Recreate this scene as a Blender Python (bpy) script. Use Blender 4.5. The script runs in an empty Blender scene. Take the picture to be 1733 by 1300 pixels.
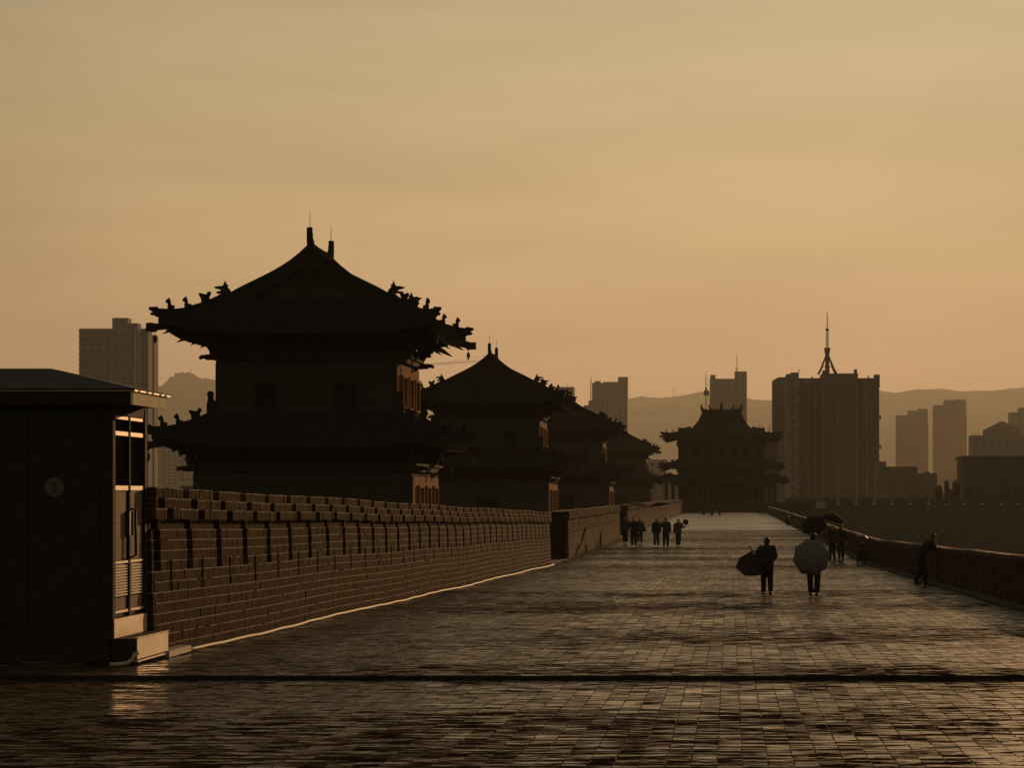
import bpy, math, random
import numpy as np
from mathutils import Vector, Matrix
R = math.radians
rng = random.Random(7)
nrg = np.random.default_rng(11)
sc = bpy.context.scene
COL = sc.collection

# ------------------------------------------------------------------ camera, sky, sun, exposure
F = 3800.0            # focal length in photograph pixels (1733 wide)
VX, HY = 1235.0, 837.0  # where the promenade's direction and the horizon fall in the photograph
CZ = 3.17             # lens height above the level part of the rampart walk (z = 0)
cam = bpy.data.cameras.new('camera')
cam.sensor_width = 36.0
cam.lens = F / 1733.0 * 36.0
cam.shift_x = -(VX - 866.5) / 1733.0
cam.shift_y = (HY - 650.0) / 1733.0
cam.clip_start = 0.5
cam.clip_end = 30000
camo = bpy.data.objects.new('camera', cam)
camo.location = (0, 0, CZ)
camo.rotation_euler = (R(90), 0, 0)
COL.objects.link(camo)
sc.camera = camo

SUN_EL, SUN_AZ = 8.0, 13.5      # degrees; azimuth from +Y towards +X
world = bpy.data.worlds.new('World')
sc.world = world
world.use_nodes = True
wt = world.node_tree
wn, wl = wt.nodes, wt.links
bg = wn['Background']
sky = wn.new('ShaderNodeTexSky')
sky.sky_type = 'NISHITA'
sky.sun_disc = False
sky.sun_elevation = R(SUN_EL)
sky.sun_rotation = R(SUN_AZ)
sky.air_density, sky.dust_density, sky.ozone_density = 1.0, 5.0, 1.0
bw = wn.new('ShaderNodeRGBToBW'); wl.new(sky.outputs[0], bw.inputs[0])
# a thick veil: the brightness round the sun saturates, the far side of the sky stays dim
ad = wn.new('ShaderNodeMath'); ad.operation = 'ADD'; ad.inputs[1].default_value = 2.4; wl.new(bw.outputs[0], ad.inputs[0])
dv = wn.new('ShaderNodeMath'); dv.operation = 'DIVIDE'; wl.new(bw.outputs[0], dv.inputs[0]); wl.new(ad.outputs[0], dv.inputs[1])
tc = wn.new('ShaderNodeTexCoord')
sx = wn.new('ShaderNodeSeparateXYZ'); wl.new(tc.outputs['Generated'], sx.inputs[0])
rp = wn.new('ShaderNodeValToRGB'); wl.new(sx.outputs['Z'], rp.inputs[0])
el = rp.color_ramp.elements
stops = [(0.0, (.645, .355, .19)), (.05, (.655, .38, .20)), (.11, (.64, .43, .21)), (.2, (.585, .445, .25)), (.34, (.46, .40, .27)), (1.0, (.32, .32, .28))]
el[0].position, el[0].color = stops[0][0], (*stops[0][1], 1)
el[1].position, el[1].color = stops[-1][0], (*stops[-1][1], 1)
for p, c in stops[1:-1]:
    e = el.new(p); e.color = (*c, 1)
# faint stretched cloud streaks
mp = wn.new('ShaderNodeMapping'); mp.inputs['Scale'].default_value = (3.0, 3.0, 22.0); wl.new(tc.outputs['Generated'], mp.inputs[0])
nz = wn.new('ShaderNodeTexNoise'); nz.inputs['Scale'].default_value = 1.6; nz.inputs['Detail'].default_value = 5; nz.inputs['Roughness'].default_value = .5
wl.new(mp.outputs[0], nz.inputs['Vector'])
mr = wn.new('ShaderNodeMapRange'); mr.inputs[1].default_value = .3; mr.inputs[2].default_value = .75; mr.inputs[3].default_value = .90; mr.inputs[4].default_value = 1.07
wl.new(nz.outputs[0], mr.inputs[0])
mpb = wn.new('ShaderNodeMapping'); mpb.inputs['Scale'].default_value = (2.6, 2.6, 5.0); mpb.inputs['Location'].default_value = (9.163, .559, 4.592); wl.new(tc.outputs['Generated'], mpb.inputs[0])
nb = wn.new('ShaderNodeTexNoise'); nb.inputs['Scale'].default_value = 1.0; nb.inputs['Detail'].default_value = 2; wl.new(mpb.outputs[0], nb.inputs['Vector'])
mrb = wn.new('ShaderNodeMapRange'); mrb.inputs[1].default_value = .32; mrb.inputs[2].default_value = .6; mrb.inputs[3].default_value = .74; mrb.inputs[4].default_value = 1.06
wl.new(nb.outputs[0], mrb.inputs[0])
m0 = wn.new('ShaderNodeMath'); m0.operation = 'MULTIPLY'; wl.new(mr.outputs[0], m0.inputs[0]); wl.new(mrb.outputs[0], m0.inputs[1])
m1 = wn.new('ShaderNodeMath'); m1.operation = 'MULTIPLY'; wl.new(dv.outputs[0], m1.inputs[0]); wl.new(m0.outputs[0], m1.inputs[1])
vs = wn.new('ShaderNodeVectorMath'); vs.operation = 'SCALE'; wl.new(rp.outputs[0], vs.inputs[0]); wl.new(m1.outputs[0], vs.inputs['Scale'])
sk = wn.new('ShaderNodeVectorMath'); sk.operation = 'SCALE'; sk.inputs['Scale'].default_value = 10.6; wl.new(vs.outputs[0], sk.inputs[0])
wl.new(sk.outputs[0], bg.inputs['Color'])
bg.inputs['Strength'].default_value = 0.1

sund = bpy.data.lights.new('sun', 'SUN')
sund.energy = 2.2
sund.angle = R(0.6)
sund.color = (1.0, .55, .24)
suno = bpy.data.objects.new('sun', sund)
COL.objects.link(suno)
sdir = Vector((math.sin(R(SUN_AZ)) * math.cos(R(SUN_EL)), math.cos(R(SUN_AZ)) * math.cos(R(SUN_EL)), math.sin(R(SUN_EL))))
suno.rotation_euler = sdir.to_track_quat('Z', 'Y').to_euler()
suno.location = (60, 200, 80)

vs_ = sc.view_settings
vs_.view_transform = 'Standard'
vs_.look = 'None'
vs_.gamma = 1
vs_.exposure = 0.0
vs_.use_curve_mapping = False
sc.render.engine = 'CYCLES'
sc.cycles.use_denoising = True
sc.cycles.max_bounces = 6
sc.cycles.diffuse_bounces = 2
sc.cycles.glossy_bounces = 3
sc.cycles.volume_bounces = 0
sc.cycles.transparent_max_bounces = 6
sc.cycles.sample_clamp_indirect = 4

# ------------------------------------------------------------------ materials
def newmat(name):
    m = bpy.data.materials.new(name); m.use_nodes = True
    return m, m.node_tree.nodes, m.node_tree.links, m.node_tree.nodes['Principled BSDF']

def mat(name, col, rough=.7, metal=0.0, var=.25, scale=3.0, bump=.15, bscale=None, spec=.4, coat=0.0, stretch=(1, 1, 1)):
    """plain surface with mottled colour and fine relief"""
    m, n, l, b = newmat(name)
    g = n.new('ShaderNodeNewGeometry')
    mpn = n.new('ShaderNodeMapping'); mpn.inputs['Scale'].default_value = stretch; l.new(g.outputs['Position'], mpn.inputs[0])
    t = n.new('ShaderNodeTexNoise'); t.inputs['Scale'].default_value = scale; t.inputs['Detail'].default_value = 6; t.inputs['Roughness'].default_value = .6
    l.new(mpn.outputs[0], t.inputs['Vector'])
    cr = n.new('ShaderNodeMapRange'); cr.inputs[1].default_value = .3; cr.inputs[2].default_value = .7; cr.inputs[3].default_value = 1 - var; cr.inputs[4].default_value = 1 + var
    l.new(t.outputs[0], cr.inputs[0])
    sc_ = n.new('ShaderNodeVectorMath'); sc_.operation = 'SCALE'; sc_.inputs[0].default_value = col; l.new(cr.outputs[0], sc_.inputs['Scale'])
    l.new(sc_.outputs[0], b.inputs['Base Color'])
    b.inputs['Roughness'].default_value = rough
    b.inputs['Metallic'].default_value = metal
    b.inputs['Specular IOR Level'].default_value = spec
    b.inputs['Coat Weight'].default_value = coat
    if bump:
        t2 = n.new('ShaderNodeTexNoise'); t2.inputs['Scale'].default_value = bscale or scale * 6; t2.inputs['Detail'].default_value = 4
        l.new(mpn.outputs[0], t2.inputs['Vector'])
        bp = n.new('ShaderNodeBump'); bp.inputs['Strength'].default_value = bump; bp.inputs['Distance'].default_value = .02
        l.new(t2.outputs[0], bp.inputs['Height']); l.new(bp.outputs[0], b.inputs['Normal'])
    return m

def brick_mat(name, colA, colB, rough=(.5, .8), coat=0.0, spec=.4, wet=False):
    """bricks built one by one: colour from each brick's own number"""
    m, n, l, b = newmat(name)
    at_ = n.new('ShaderNodeAttribute'); at_.attribute_name = 'rnd'
    oi = n.new('ShaderNodeObjectInfo')
    a1 = n.new('ShaderNodeMath'); a1.operation = 'ADD'; l.new(at_.outputs['Fac'], a1.inputs[0]); l.new(oi.outputs['Random'], a1.inputs[1])
    fr = n.new('ShaderNodeMath'); fr.operation = 'FRACT'; l.new(a1.outputs[0], fr.inputs[0])
    g = n.new('ShaderNodeNewGeometry')
    t = n.new('ShaderNodeTexNoise'); t.inputs['Scale'].default_value = 9; t.inputs['Detail'].default_value = 5; l.new(g.outputs['Position'], t.inputs['Vector'])
    mx = n.new('ShaderNodeMix'); mx.data_type = 'RGBA'; mx.inputs['A'].default_value = (*colA, 1); mx.inputs['B'].default_value = (*colB, 1)
    l.new(fr.outputs[0], mx.inputs['Factor'])
    mr_ = n.new('ShaderNodeMapRange'); mr_.inputs[1].default_value = .3; mr_.inputs[2].default_value = .7; mr_.inputs[3].default_value = .65; mr_.inputs[4].default_value = 1.3
    l.new(t.outputs[0], mr_.inputs[0])
    s_ = n.new('ShaderNodeVectorMath'); s_.operation = 'SCALE'; l.new(mx.outputs['Result'], s_.inputs[0]); l.new(mr_.outputs[0], s_.inputs['Scale'])
    l.new(s_.outputs[0], b.inputs['Base Color'])
    b.inputs['Specular IOR Level'].default_value = spec
    if wet:
        # wet and drier areas: broad bands across the walk, thin streaks of water film within the bricks
        def nse(scl, det, rgh):
            mpn = n.new('ShaderNodeMapping'); mpn.inputs['Scale'].default_value = scl; l.new(g.outputs['Position'], mpn.inputs[0])
            tw = n.new('ShaderNodeTexNoise'); tw.inputs['Scale'].default_value = 1.0; tw.inputs['Detail'].default_value = det; tw.inputs['Roughness'].default_value = rgh
            l.new(mpn.outputs[0], tw.inputs['Vector']); return tw.outputs[0]
        def madd(x, k, y):
            w = n.new('ShaderNodeMath'); w.operation = 'MULTIPLY_ADD'; l.new(x, w.inputs[0]); w.inputs[1].default_value = k
            if y is None: w.inputs[2].default_value = 0
            else: l.new(y, w.inputs[2])
            return w.outputs[0]
        v = madd(fr.outputs[0], .16, madd(nse((1.5, 7.0, 1), 4, .7), 2.2, madd(nse((.05, .15, 1), 3, .55), 1.0, None)))
        sy = n.new('ShaderNodeSeparateXYZ'); l.new(g.outputs['Position'], sy.inputs[0])
        dr = n.new('ShaderNodeMapRange'); dr.inputs[1].default_value = 13.0; dr.inputs[2].default_value = 34.0; dr.inputs[3].default_value = -.13; dr.inputs[4].default_value = 0.0; l.new(sy.outputs['Y'], dr.inputs[0])
        v = madd(dr.outputs[0], 1.0, v)          # less gloss towards the near end, put in to darken it
        # the film lies on the upper faces only, the joints stay matt
        sn = n.new('ShaderNodeSeparateXYZ'); l.new(g.outputs['True Normal'], sn.inputs[0])
        up_ = n.new('ShaderNodeMapRange'); up_.inputs[1].default_value = .95; up_.inputs[2].default_value = .99; up_.inputs[3].default_value = -2.0; up_.inputs[4].default_value = 0.0; l.new(sn.outputs['Z'], up_.inputs[0])
        v = madd(up_.outputs[0], 1.0, v)
        def rng_(lo, hi, key):
            r_ = n.new('ShaderNodeMapRange'); r_.inputs[1].default_value = 1.58; r_.inputs[2].default_value = 1.84; r_.inputs[3].default_value = lo; r_.inputs[4].default_value = hi
            l.new(v, r_.inputs[0]); l.new(r_.outputs[0], b.inputs[key])
        rng_(rough[1], rough[0], 'Roughness'); rng_(.0, 1.0, 'Specular IOR Level')
    else:
        r1 = n.new('ShaderNodeMapRange'); r1.inputs[3].default_value = rough[0]; r1.inputs[4].default_value = rough[1]
        l.new(fr.outputs[0], r1.inputs[0]); l.new(r1.outputs[0], b.inputs['Roughness'])
    t2 = n.new('ShaderNodeTexNoise'); t2.inputs['Scale'].default_value = 26; t2.inputs['Detail'].default_value = 3; l.new(g.outputs['Position'], t2.inputs['Vector'])
    bp = n.new('ShaderNodeBump'); bp.inputs['Strength'].default_value = .35 if wet else .5; bp.inputs['Distance'].default_value = .006 if wet else .012
    l.new(t2.outputs[0], bp.inputs['Height']); l.new(bp.outputs[0], b.inputs['Normal'])
    return m

M = {}
M['pave'] = brick_mat('wet_paving_brick', (.022, .014, .008), (.072, .044, .023), rough=(.13, .80), wet=True)
M['mortar'] = mat('dark_mortar', (.022, .019, .015), .9, spec=.15)
M['wallbrick'] = brick_mat('grey_wall_brick', (.034, .021, .0105), (.098, .062, .033), rough=(.9, 1.0), spec=.02)
M['lime'] = mat('lime_mortar', (.27, .19, .115), .8, scale=5, var=.6, spec=.1)
M['rampart'] = mat('rampart_brick', (.085, .075, .062), .85, scale=.8, stretch=(1, 1, 6), spec=.2)
M['towerbrick'] = mat('tower_grey_brick', (.040, .042, .036), .95, scale=2, stretch=(1, 1, 5), spec=.03)
M['timber'] = mat('dark_painted_timber', (.035, .025, .019), .9, scale=3, spec=.05)
M['redwood'] = mat('red_brown_painted_timber', (.34, .17, .08), .95, scale=2, spec=.04)
M['tile'] = mat('grey_roof_tile', (.024, .023, .021), 1.0, scale=3, spec=0)
M['ridge'] = mat('grey_ridge_tile', (.026, .024, .022), 1.0, scale=4, spec=0)
M['glassdark'] = mat('dark_window', (.012, .011, .010), .7, var=.1, bump=0, spec=.0)
M['black'] = mat('black_iron', (.015, .015, .015), .5, spec=.3)
M['pipe'] = mat('pale_conduit', (.50, .42, .32), .6, var=.1, spec=.2)
M['kioskdark'] = mat('dark_booth_panel', (.018, .018, .017), .6, var=.2, spec=.2)
M['kioskframe'] = mat('brown_booth_frame', (.035, .024, .016), .8, spec=.08)
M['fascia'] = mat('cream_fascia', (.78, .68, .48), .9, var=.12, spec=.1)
M['doorpanel'] = mat('bronze_door_panel', (.20, .135, .085), .75, var=.2, spec=.1)
M['metal'] = mat('brushed_metal', (.42, .36, .28), .5, metal=.6, var=.15)
M['shingle'] = mat('asphalt_shingle', (.035, .035, .034), .9, scale=6)
M['signwhite'] = mat('sign_white', (.13, .13, .105), .8, var=.05, bump=0, spec=.05)
M['signtext'] = mat('sign_faded_grey', (.04, .04, .036), .8, var=.1, bump=0, spec=.05)
M['parapet'] = mat('parapet_brick', (.050, .042, .032), .9, scale=4, stretch=(1, .4, 5), spec=.1)
M['coping'] = mat('parapet_coping_stone', (.060, .048, .034), .8, scale=3, spec=.12)
M['concrete'] = mat('far_concrete', (.15, .14, .13), .9, scale=.2, bump=0)
M['concdark'] = mat('dark_facade', (.055, .05, .046), .8, scale=.15, bump=0)
M['redtower'] = mat('red_facade', (.30, .09, .08), .85, scale=.2, bump=0)
M['cream'] = mat('pale_facade', (.30, .26, .22), .9, scale=.2, bump=0)
M['farwin'] = mat('far_window', (.03, .032, .036), .3, bump=0, var=.2, spec=.3)
M['ground'] = mat('park_ground', (.055, .058, .03), .95, scale=.05, bump=0, spec=.1)
M['hill'] = mat('bare_hills', (.11, .10, .07), .95, scale=.006, bump=0, spec=.0)
M['leaf'] = mat('foliage', (.045, .06, .022), .7, scale=1, bump=0, spec=.2)
M['bark'] = mat('bark', (.06, .045, .035), .9)
M['skin'] = mat('skin', (.42, .25, .17), .55, var=.06, bump=0)
M['hair'] = mat('black_hair', (.012, .010, .009), .5, var=.1, bump=0)
M['shoe'] = mat('dark_shoe', (.02, .02, .02), .5, bump=0)
CLO = {}
def cloth(name, col):
    if name not in CLO: CLO[name] = mat('cloth_' + name, col, .85, var=.15, scale=8, bump=.2, bscale=40, spec=.15)
    return CLO[name]

# ------------------------------------------------------------------ mesh helpers
def link(name, me, m=None, parent=None):
    o = bpy.data.objects.new(name, me)
    COL.objects.link(o)
    if m is not None and me is not None and not me.materials: me.materials.append(m)
    if parent is not None: o.parent = parent
    return o

def empty(name, loc=(0, 0, 0), rz=0):
    o = bpy.data.objects.new(name, None); COL.objects.link(o)
    o.empty_display_size = .2
    o.location = loc; o.rotation_euler = (0, 0, rz)
    return o

def tag(o, label=None, cat=None, group=None, kind=None):
    if label: o['label'] = label
    if cat: o['category'] = cat
    if group: o['group'] = group
    if kind: o['kind'] = kind
    return o

def copy_tree(o, parent=None):
    c = o.copy(); COL.objects.link(c); c.parent = parent
    for ch in o.children: copy_tree(ch, c)
    return c

class MB:
    def __init__(s): s.v = []; s.f = []
    def add(s, vs, fs):
        k = len(s.v); s.v += [tuple(p) for p in vs]; s.f += [tuple(i + k for i in q) for q in fs]; return s
    def box(s, x0, x1, y0, y1, z0, z1):
        v = [(x0, y0, z0), (x1, y0, z0), (x1, y1, z0), (x0, y1, z0), (x0, y0, z1), (x1, y0, z1), (x1, y1, z1), (x0, y1, z1)]
        return s.add(v, [(0, 3, 2, 1), (4, 5, 6, 7), (0, 1, 5, 4), (1, 2, 6, 5), (2, 3, 7, 6), (3, 0, 4, 7)])
    def frustum(s, c, h0, h1, z0, z1):
        v = [(c[0] + a * h0[0], c[1] + b * h0[1], z0) for a, b in ((-1, -1), (1, -1), (1, 1), (-1, 1))] + [(c[0] + a * h1[0], c[1] + b * h1[1], z1) for a, b in ((-1, -1), (1, -1), (1, 1), (-1, 1))]
        return s.add(v, [(0, 3, 2, 1), (4, 5, 6, 7), (0, 1, 5, 4), (1, 2, 6, 5), (2, 3, 7, 6), (3, 0, 4, 7)])
    def bar(s, p, q, w, h, up=(0, 0, 1)):
        p, q = Vector(p), Vector(q); d = (q - p).normalized(); u = Vector(up)
        a = d.cross(u)
        if a.length < 1e-4: a = d.cross(Vector((1, 0, 0)))
        a.normalize(); b = a.cross(d).normalized()
        v = []
        for o in (p, q):
            for i, j in ((-1, -1), (1, -1), (1, 1), (-1, 1)): v.append(o + a * (i * w / 2) + b * (j * h / 2))
        return s.add(v, [(0, 1, 2, 3), (7, 6, 5, 4), (0, 4, 5, 1), (1, 5, 6, 2), (2, 6, 7, 3), (3, 7, 4, 0)])
    def loft(s, pts, rad, n=8, cap=True, ref=(0, 1, 0)):
        """tube through pts; rad is r or (r_side, r_ref) for each point"""
        pts = [Vector(p) for p in pts]; k0 = len(s.v); ref = Vector(ref)
        N = len(pts)
        for i, p in enumerate(pts):
            d = (pts[min(i + 1, N - 1)] - pts[max(i - 1, 0)])
            d = d.normalized() if d.length > 1e-9 else Vector((0, 0, 1))
            r_ = ref if abs(d.dot(ref)) < .95 else Vector((1, 0, 0))
            a = d.cross(r_).normalized(); b = a.cross(d).normalized()
            r = rad[i]; ra, rb = (r, r) if not isinstance(r, tuple) else r
            for j in range(n):
                t = 2 * math.pi * j / n
                s.v.append(tuple(p + a * (ra * math.cos(t)) + b * (rb * math.sin(t))))
        for i in range(N - 1):
            for j in range(n):
                s.f.append((k0 + i * n + j, k0 + i * n + (j + 1) % n, k0 + (i + 1) * n + (j + 1) % n, k0 + (i + 1) * n + j))
        if cap:
            s.f.append(tuple(k0 + j for j in range(n))[::-1]); s.f.append(tuple(k0 + (N - 1) * n + j for j in range(n)))
        return s
    def ball(s, c, r, n=10, m=7):
        c = Vector(c); rx, ry, rz = r if isinstance(r, tuple) else (r, r, r)
        pts, rad = [], []
        k0 = len(s.v)
        s.v.append((c.x, c.y, c.z - rz))
        for i in range(1, m):
            t = math.pi * i / m
            for j in range(n):
                q = 2 * math.pi * j / n
                s.v.append((c.x + rx * math.sin(t) * math.cos(q), c.y + ry * math.sin(t) * math.sin(q), c.z - rz * math.cos(t)))
        s.v.append((c.x, c.y, c.z + rz)); e = len(s.v) - 1
        for j in range(n):
            s.f.append((k0, k0 + 1 + (j + 1) % n, k0 + 1 + j)); s.f.append((e, k0 + 1 + (m - 2) * n + j, k0 + 1 + (m - 2) * n + (j + 1) % n))
        for i in range(m - 2):
            for j in range(n):
                s.f.append((k0 + 1 + i * n + j, k0 + 1 + i * n + (j + 1) % n, k0 + 1 + (i + 1) * n + (j + 1) % n, k0 + 1 + (i + 1) * n + j))
        return s
    def extrude(s, prof, thick, origin=(0, 0, 0), udir=(0, -1, 0), vdir=(0, 0, 1)):
        """flat outline (u, v) given a thickness across"""
        o, u, v = Vector(origin), Vector(udir), Vector(vdir); w = u.cross(v).normalized()
        k = len(s.v); n = len(prof)
        for sg in (-.5, .5):
            for a, b in prof: s.v.append(tuple(o + u * a + v * b + w * (sg * thick)))
        s.f.append(tuple(range(k + n - 1, k - 1, -1))); s.f.append(tuple(range(k + n, k + 2 * n)))
        for i in range(n): s.f.append((k + i, k + (i + 1) % n, k + n + (i + 1) % n, k + n + i))
        return s
    def mesh(s, name, smooth=False):
        me = bpy.data.meshes.new(name); me.from_pydata(s.v, [], s.f)
        if smooth:
            me.polygons.foreach_set('use_smooth', [True] * len(me.polygons))
        me.update(); return me
    def build(s, name, m, parent=None, smooth=False):
        return link(name, s.mesh(name, smooth), m, parent)

def mesh_np(name, V, Q, rnd=None):
    me = bpy.data.meshes.new(name)
    V = np.ascontiguousarray(V, dtype=np.float32); Q = np.ascontiguousarray(Q, dtype=np.int32)
    me.vertices.add(len(V)); me.vertices.foreach_set('co', V.ravel())
    me.loops.add(Q.size); me.loops.foreach_set('vertex_index', Q.ravel())
    me.polygons.add(len(Q)); me.polygons.foreach_set('loop_start', np.arange(0, Q.size, 4, dtype=np.int32)); me.polygons.foreach_set('loop_total', np.full(len(Q), 4, dtype=np.int32))
    me.update(calc_edges=True)
    me.shade_flat()
    if rnd is not None:
        a = me.attributes.new('rnd', 'FLOAT', 'POINT'); a.data.foreach_set('value', np.ascontiguousarray(rnd, dtype=np.float32))
    return me

def chamfer_boxes(C, S, c, tilt=None):
    """many bricks: centres of the top face C (n,3), half sizes S (n,3: x, y, depth), chamfer c; top faces +z"""
    n = len(C)
    hx, hy, hd = S[:, 0], S[:, 1], S[:, 2]
    sg = np.array([(-1, -1), (1, -1), (1, 1), (-1, 1)], float)
    V = np.zeros((n, 12, 3))
    for k in range(4):
        V[:, k] = np.stack([sg[k, 0] * hx, sg[k, 1] * hy, -hd], 1)
        V[:, 4 + k] = np.stack([sg[k, 0] * hx, sg[k, 1] * hy, -c * np.ones(n)], 1)
        V[:, 8 + k] = np.stack([sg[k, 0] * (hx - c), sg[k, 1] * (hy - c), np.zeros(n)], 1)
    if tilt is not None:
        V[:, :, 2] += V[:, :, 0] * tilt[:, None, 0] + V[:, :, 1] * tilt[:, None, 1]
    V += C[:, None, :]
    fs = []
    for k in range(4):
        j = (k + 1) % 4
        fs.append((k, j, 4 + j, 4 + k)); fs.append((4 + k, 4 + j, 8 + j, 8 + k))
    fs.append((8, 9, 10, 11))
    fs = np.array(fs)
    Q = (np.arange(n)[:, None, None] * 12 + fs[None]).reshape(-1, 4)
    return V, Q

def at(x, y, d):
    return Vector(((x - VX) * d / F, d, CZ - (y - HY) * d / F))

# ------------------------------------------------------------------ the lie of the walk
STEP_Y = 27.4
def gz(y):
    y = np.asarray(y, dtype=float)
    a = 1.32 - .0132 * y
    z = .5 * (a + np.sqrt(a * a + .004))          # slopes down from the viewer, then level
    z = z + .014 * np.sin(y * .43 + 1.0) * np.clip((y - 20) / 30, 0, 1) + .010 * np.sin(y * .17) * np.clip((y - 20) / 30, 0, 1)
    return z - np.where(y < STEP_Y, .06, 0.0)
def gzf(y): return float(gz(y))
XL, XR = -8.0, 6.50

# ------------------------------------------------------------------ ground, hills, rampart
g = MB(); g.add([(-7400, -110, -12), (7400, -110, -12), (7400, 11100, -12), (-7400, 11100, -12)], [(0, 1, 2, 3)])
tag(g.build('ground', M['ground']), kind='structure')

def ridge_of_hills(name, pts, d, deep, seed):
    """a range of hills with its crest through the given skyline points"""
    r = random.Random(seed)
    xs = [p[0] for p in pts]
    n = 420
    xa, xb = xs[0], xs[-1]
    mb = MB(); rows = 9
    off = [r.uniform(0, 9) for _ in range(6)]
    def crest(x):
        for (x0, y0), (x1, y1) in zip(pts, pts[1:]):
            if x0 <= x <= x1:
                t = (x - x0) / (x1 - x0); t = t * t * (3 - 2 * t) * .6 + t * .4
                return y0 + (y1 - y0) * t
        return pts[-1][1]
    for i in range(n):
        x = xa + (xb - xa) * i / (n - 1)
        p = at(x, crest(x), d)
        h = p.z + 12 + 2.2 * math.sin(x * .11 + off[0]) + 1.2 * math.sin(x * .31 + off[1]) + .7 * math.sin(x * .63 + off[3])
        for k in range(rows):
            t = k / (rows - 1) * 2 - 1          # -1 front foot, 0 crest, 1 back foot
            w = math.cos(t * math.pi / 2) ** 1.25
            wob = (1 + .16 * math.sin(x * .045 + off[2] + t * 2.2)) if abs(t) > .05 else 1
            spur = deep * t * wob
            mb.v.append((p.x * (d + spur) / d, d + spur, -12.5 + h * max(0, min(1, w * (1 + (-.13 + .08 * math.sin(x * .05 + k) if abs(t) > .05 else 0))))))
    for i in range(n - 1):
        for k in range(rows - 1):
            a = i * rows + k
            mb.f.append((a, a + rows, a + rows + 1, a + 1))
    return tag(mb.build(name, M['hill'], smooth=True), kind='structure')
ridge_of_hills('hills', [(-700, 705), (200, 700), (700, 700), (940, 690), (985, 688), (1063, 675), (1090, 671), (1130, 673), (1185, 664), (1215, 664), (1264, 674), (1310, 679), (1400, 668), (1489, 661), (1520, 664), (1560, 658), (1592, 659), (1640, 662), (1690, 660), (1733, 656), (1900, 650), (2500, 668), (3200, 690)], 9000, 1800, 3)
ridge_of_hills('near_hill', [(40, 800), (150, 725), (230, 678), (268, 654), (292, 637), (306, 632), (322, 631), (345, 640), (372, 645), (420, 662), (520, 715), (640, 790)], 7000, 1000, 5)

ramp = empty('city_rampart', (-1, 200, -12))
tag(ramp, 'broad brick rampart carrying the wet paved walk and the towers', 'rampart')
def under(mb): # world coordinates -> children of the rampart
    mb.v = [(x + 1, y - 200, z + 12) for x, y, z in mb.v]; return mb
mb = MB()
# the body under the walk follows its fall
ys = [-12, 27.38, 27.42, 32, 34, 60, 95, 110, 392]
for i, y in enumerate(ys):
    z = gzf(y) - .25
    xl = -16 if y < 33 else -8.6
    mb.v += [(xl, y, -12), (7.0, y, -12), (7.0, y, z), (xl, y, z)]
for i in range(len(ys) - 1):
    for k in range(4):
        a, b = i * 4 + k, i * 4 + (k + 1) % 4
        mb.f.append((a, a + 4, b + 4, b))
mb.f += [(0, 1, 2, 3), tuple(len(mb.v) - 4 + k for k in (3, 2, 1, 0))]
under(mb).build('wall_body', M['rampart'], ramp)
TOWERS = [(-18.58, 102.0), (-18.8, 178.3), (-18.2, 254.6), (-18.0, 376.0)]
for (tx, ty) in TOWERS:
    mb = MB(); mb.frustum((tx + 1.2, ty), (9.6, 9.2), (9.2, 8.8), -12, -.02)
    under(mb).build('bastion', M['rampart'], ramp)

# ------------------------------------------------------------------ the paved walk
walk = empty('paved_walk', (0, 0, 0))
tag(walk, kind='structure')
mb = MB()
ys = [4] + list(np.arange(6, 27, 1.0)) + [27.395, 27.4] + list(np.arange(28, 120, .6)) + list(np.arange(120.4, 300, 1.2)) + list(np.arange(300, 391, 10.0)) + [391]
for y in ys:
    z = gzf(y) - .0035
    mb.v += [(XL - (7.0 if y < 31 else .45), y, z), (XR + .4, y, z)]
for i in range(len(ys) - 1): mb.f.append((2 * i, 2 * i + 1, 2 * i + 3, 2 * i + 2))
mb.build('bedding', M['mortar'], walk)

BW, BL = .205, .20
FAR_BRICK = 200.0
cent, half, tilts = [], [], []
yrow = 13.2
rows_y = []
while yrow < FAR_BRICK:
    L = BL * (1 + .0) if yrow < 60 else BL
    if yrow < STEP_Y < yrow + L: yrow = STEP_Y + .002
    rows_y.append((yrow, L)); yrow += L
for ri, (y, L) in enumerate(rows_y):
    if y < 30.9: x0, x1 = -.325 * (y + 3) - 2.0, XR - .42
    else: x0, x1 = XL + .02, XR - .42
    n = int((x1 - x0) / BW)
    xs0 = math.floor(x0 / BW) * BW + BW + rng.uniform(-.004, .004)
    xs = xs0 + BW * np.arange(n)
    yc = y + L / 2
    cent.append(np.stack([xs + nrg.normal(0, .003, n), np.full(n, yc) + nrg.normal(0, .003, n), gz(yc) + nrg.normal(0, .0013, n)], 1))
    half.append(np.stack([np.full(n, BW / 2 - .004) + nrg.normal(0, .0015, n), np.full(n, L / 2 - .003) + nrg.normal(0, .002, n), np.full(n, .05)], 1))
    slope = (gzf(yc + .3) - gzf(yc - .3)) / .6 if abs(yc - STEP_Y) > .5 else -.0132
    tilts.append(np.stack([nrg.normal(0, .009, n), nrg.normal(slope, .010, n) + rng.gauss(0, .003)], 1))
cent = np.concatenate(cent); half = np.concatenate(half); tilts = np.concatenate(tilts)
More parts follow.
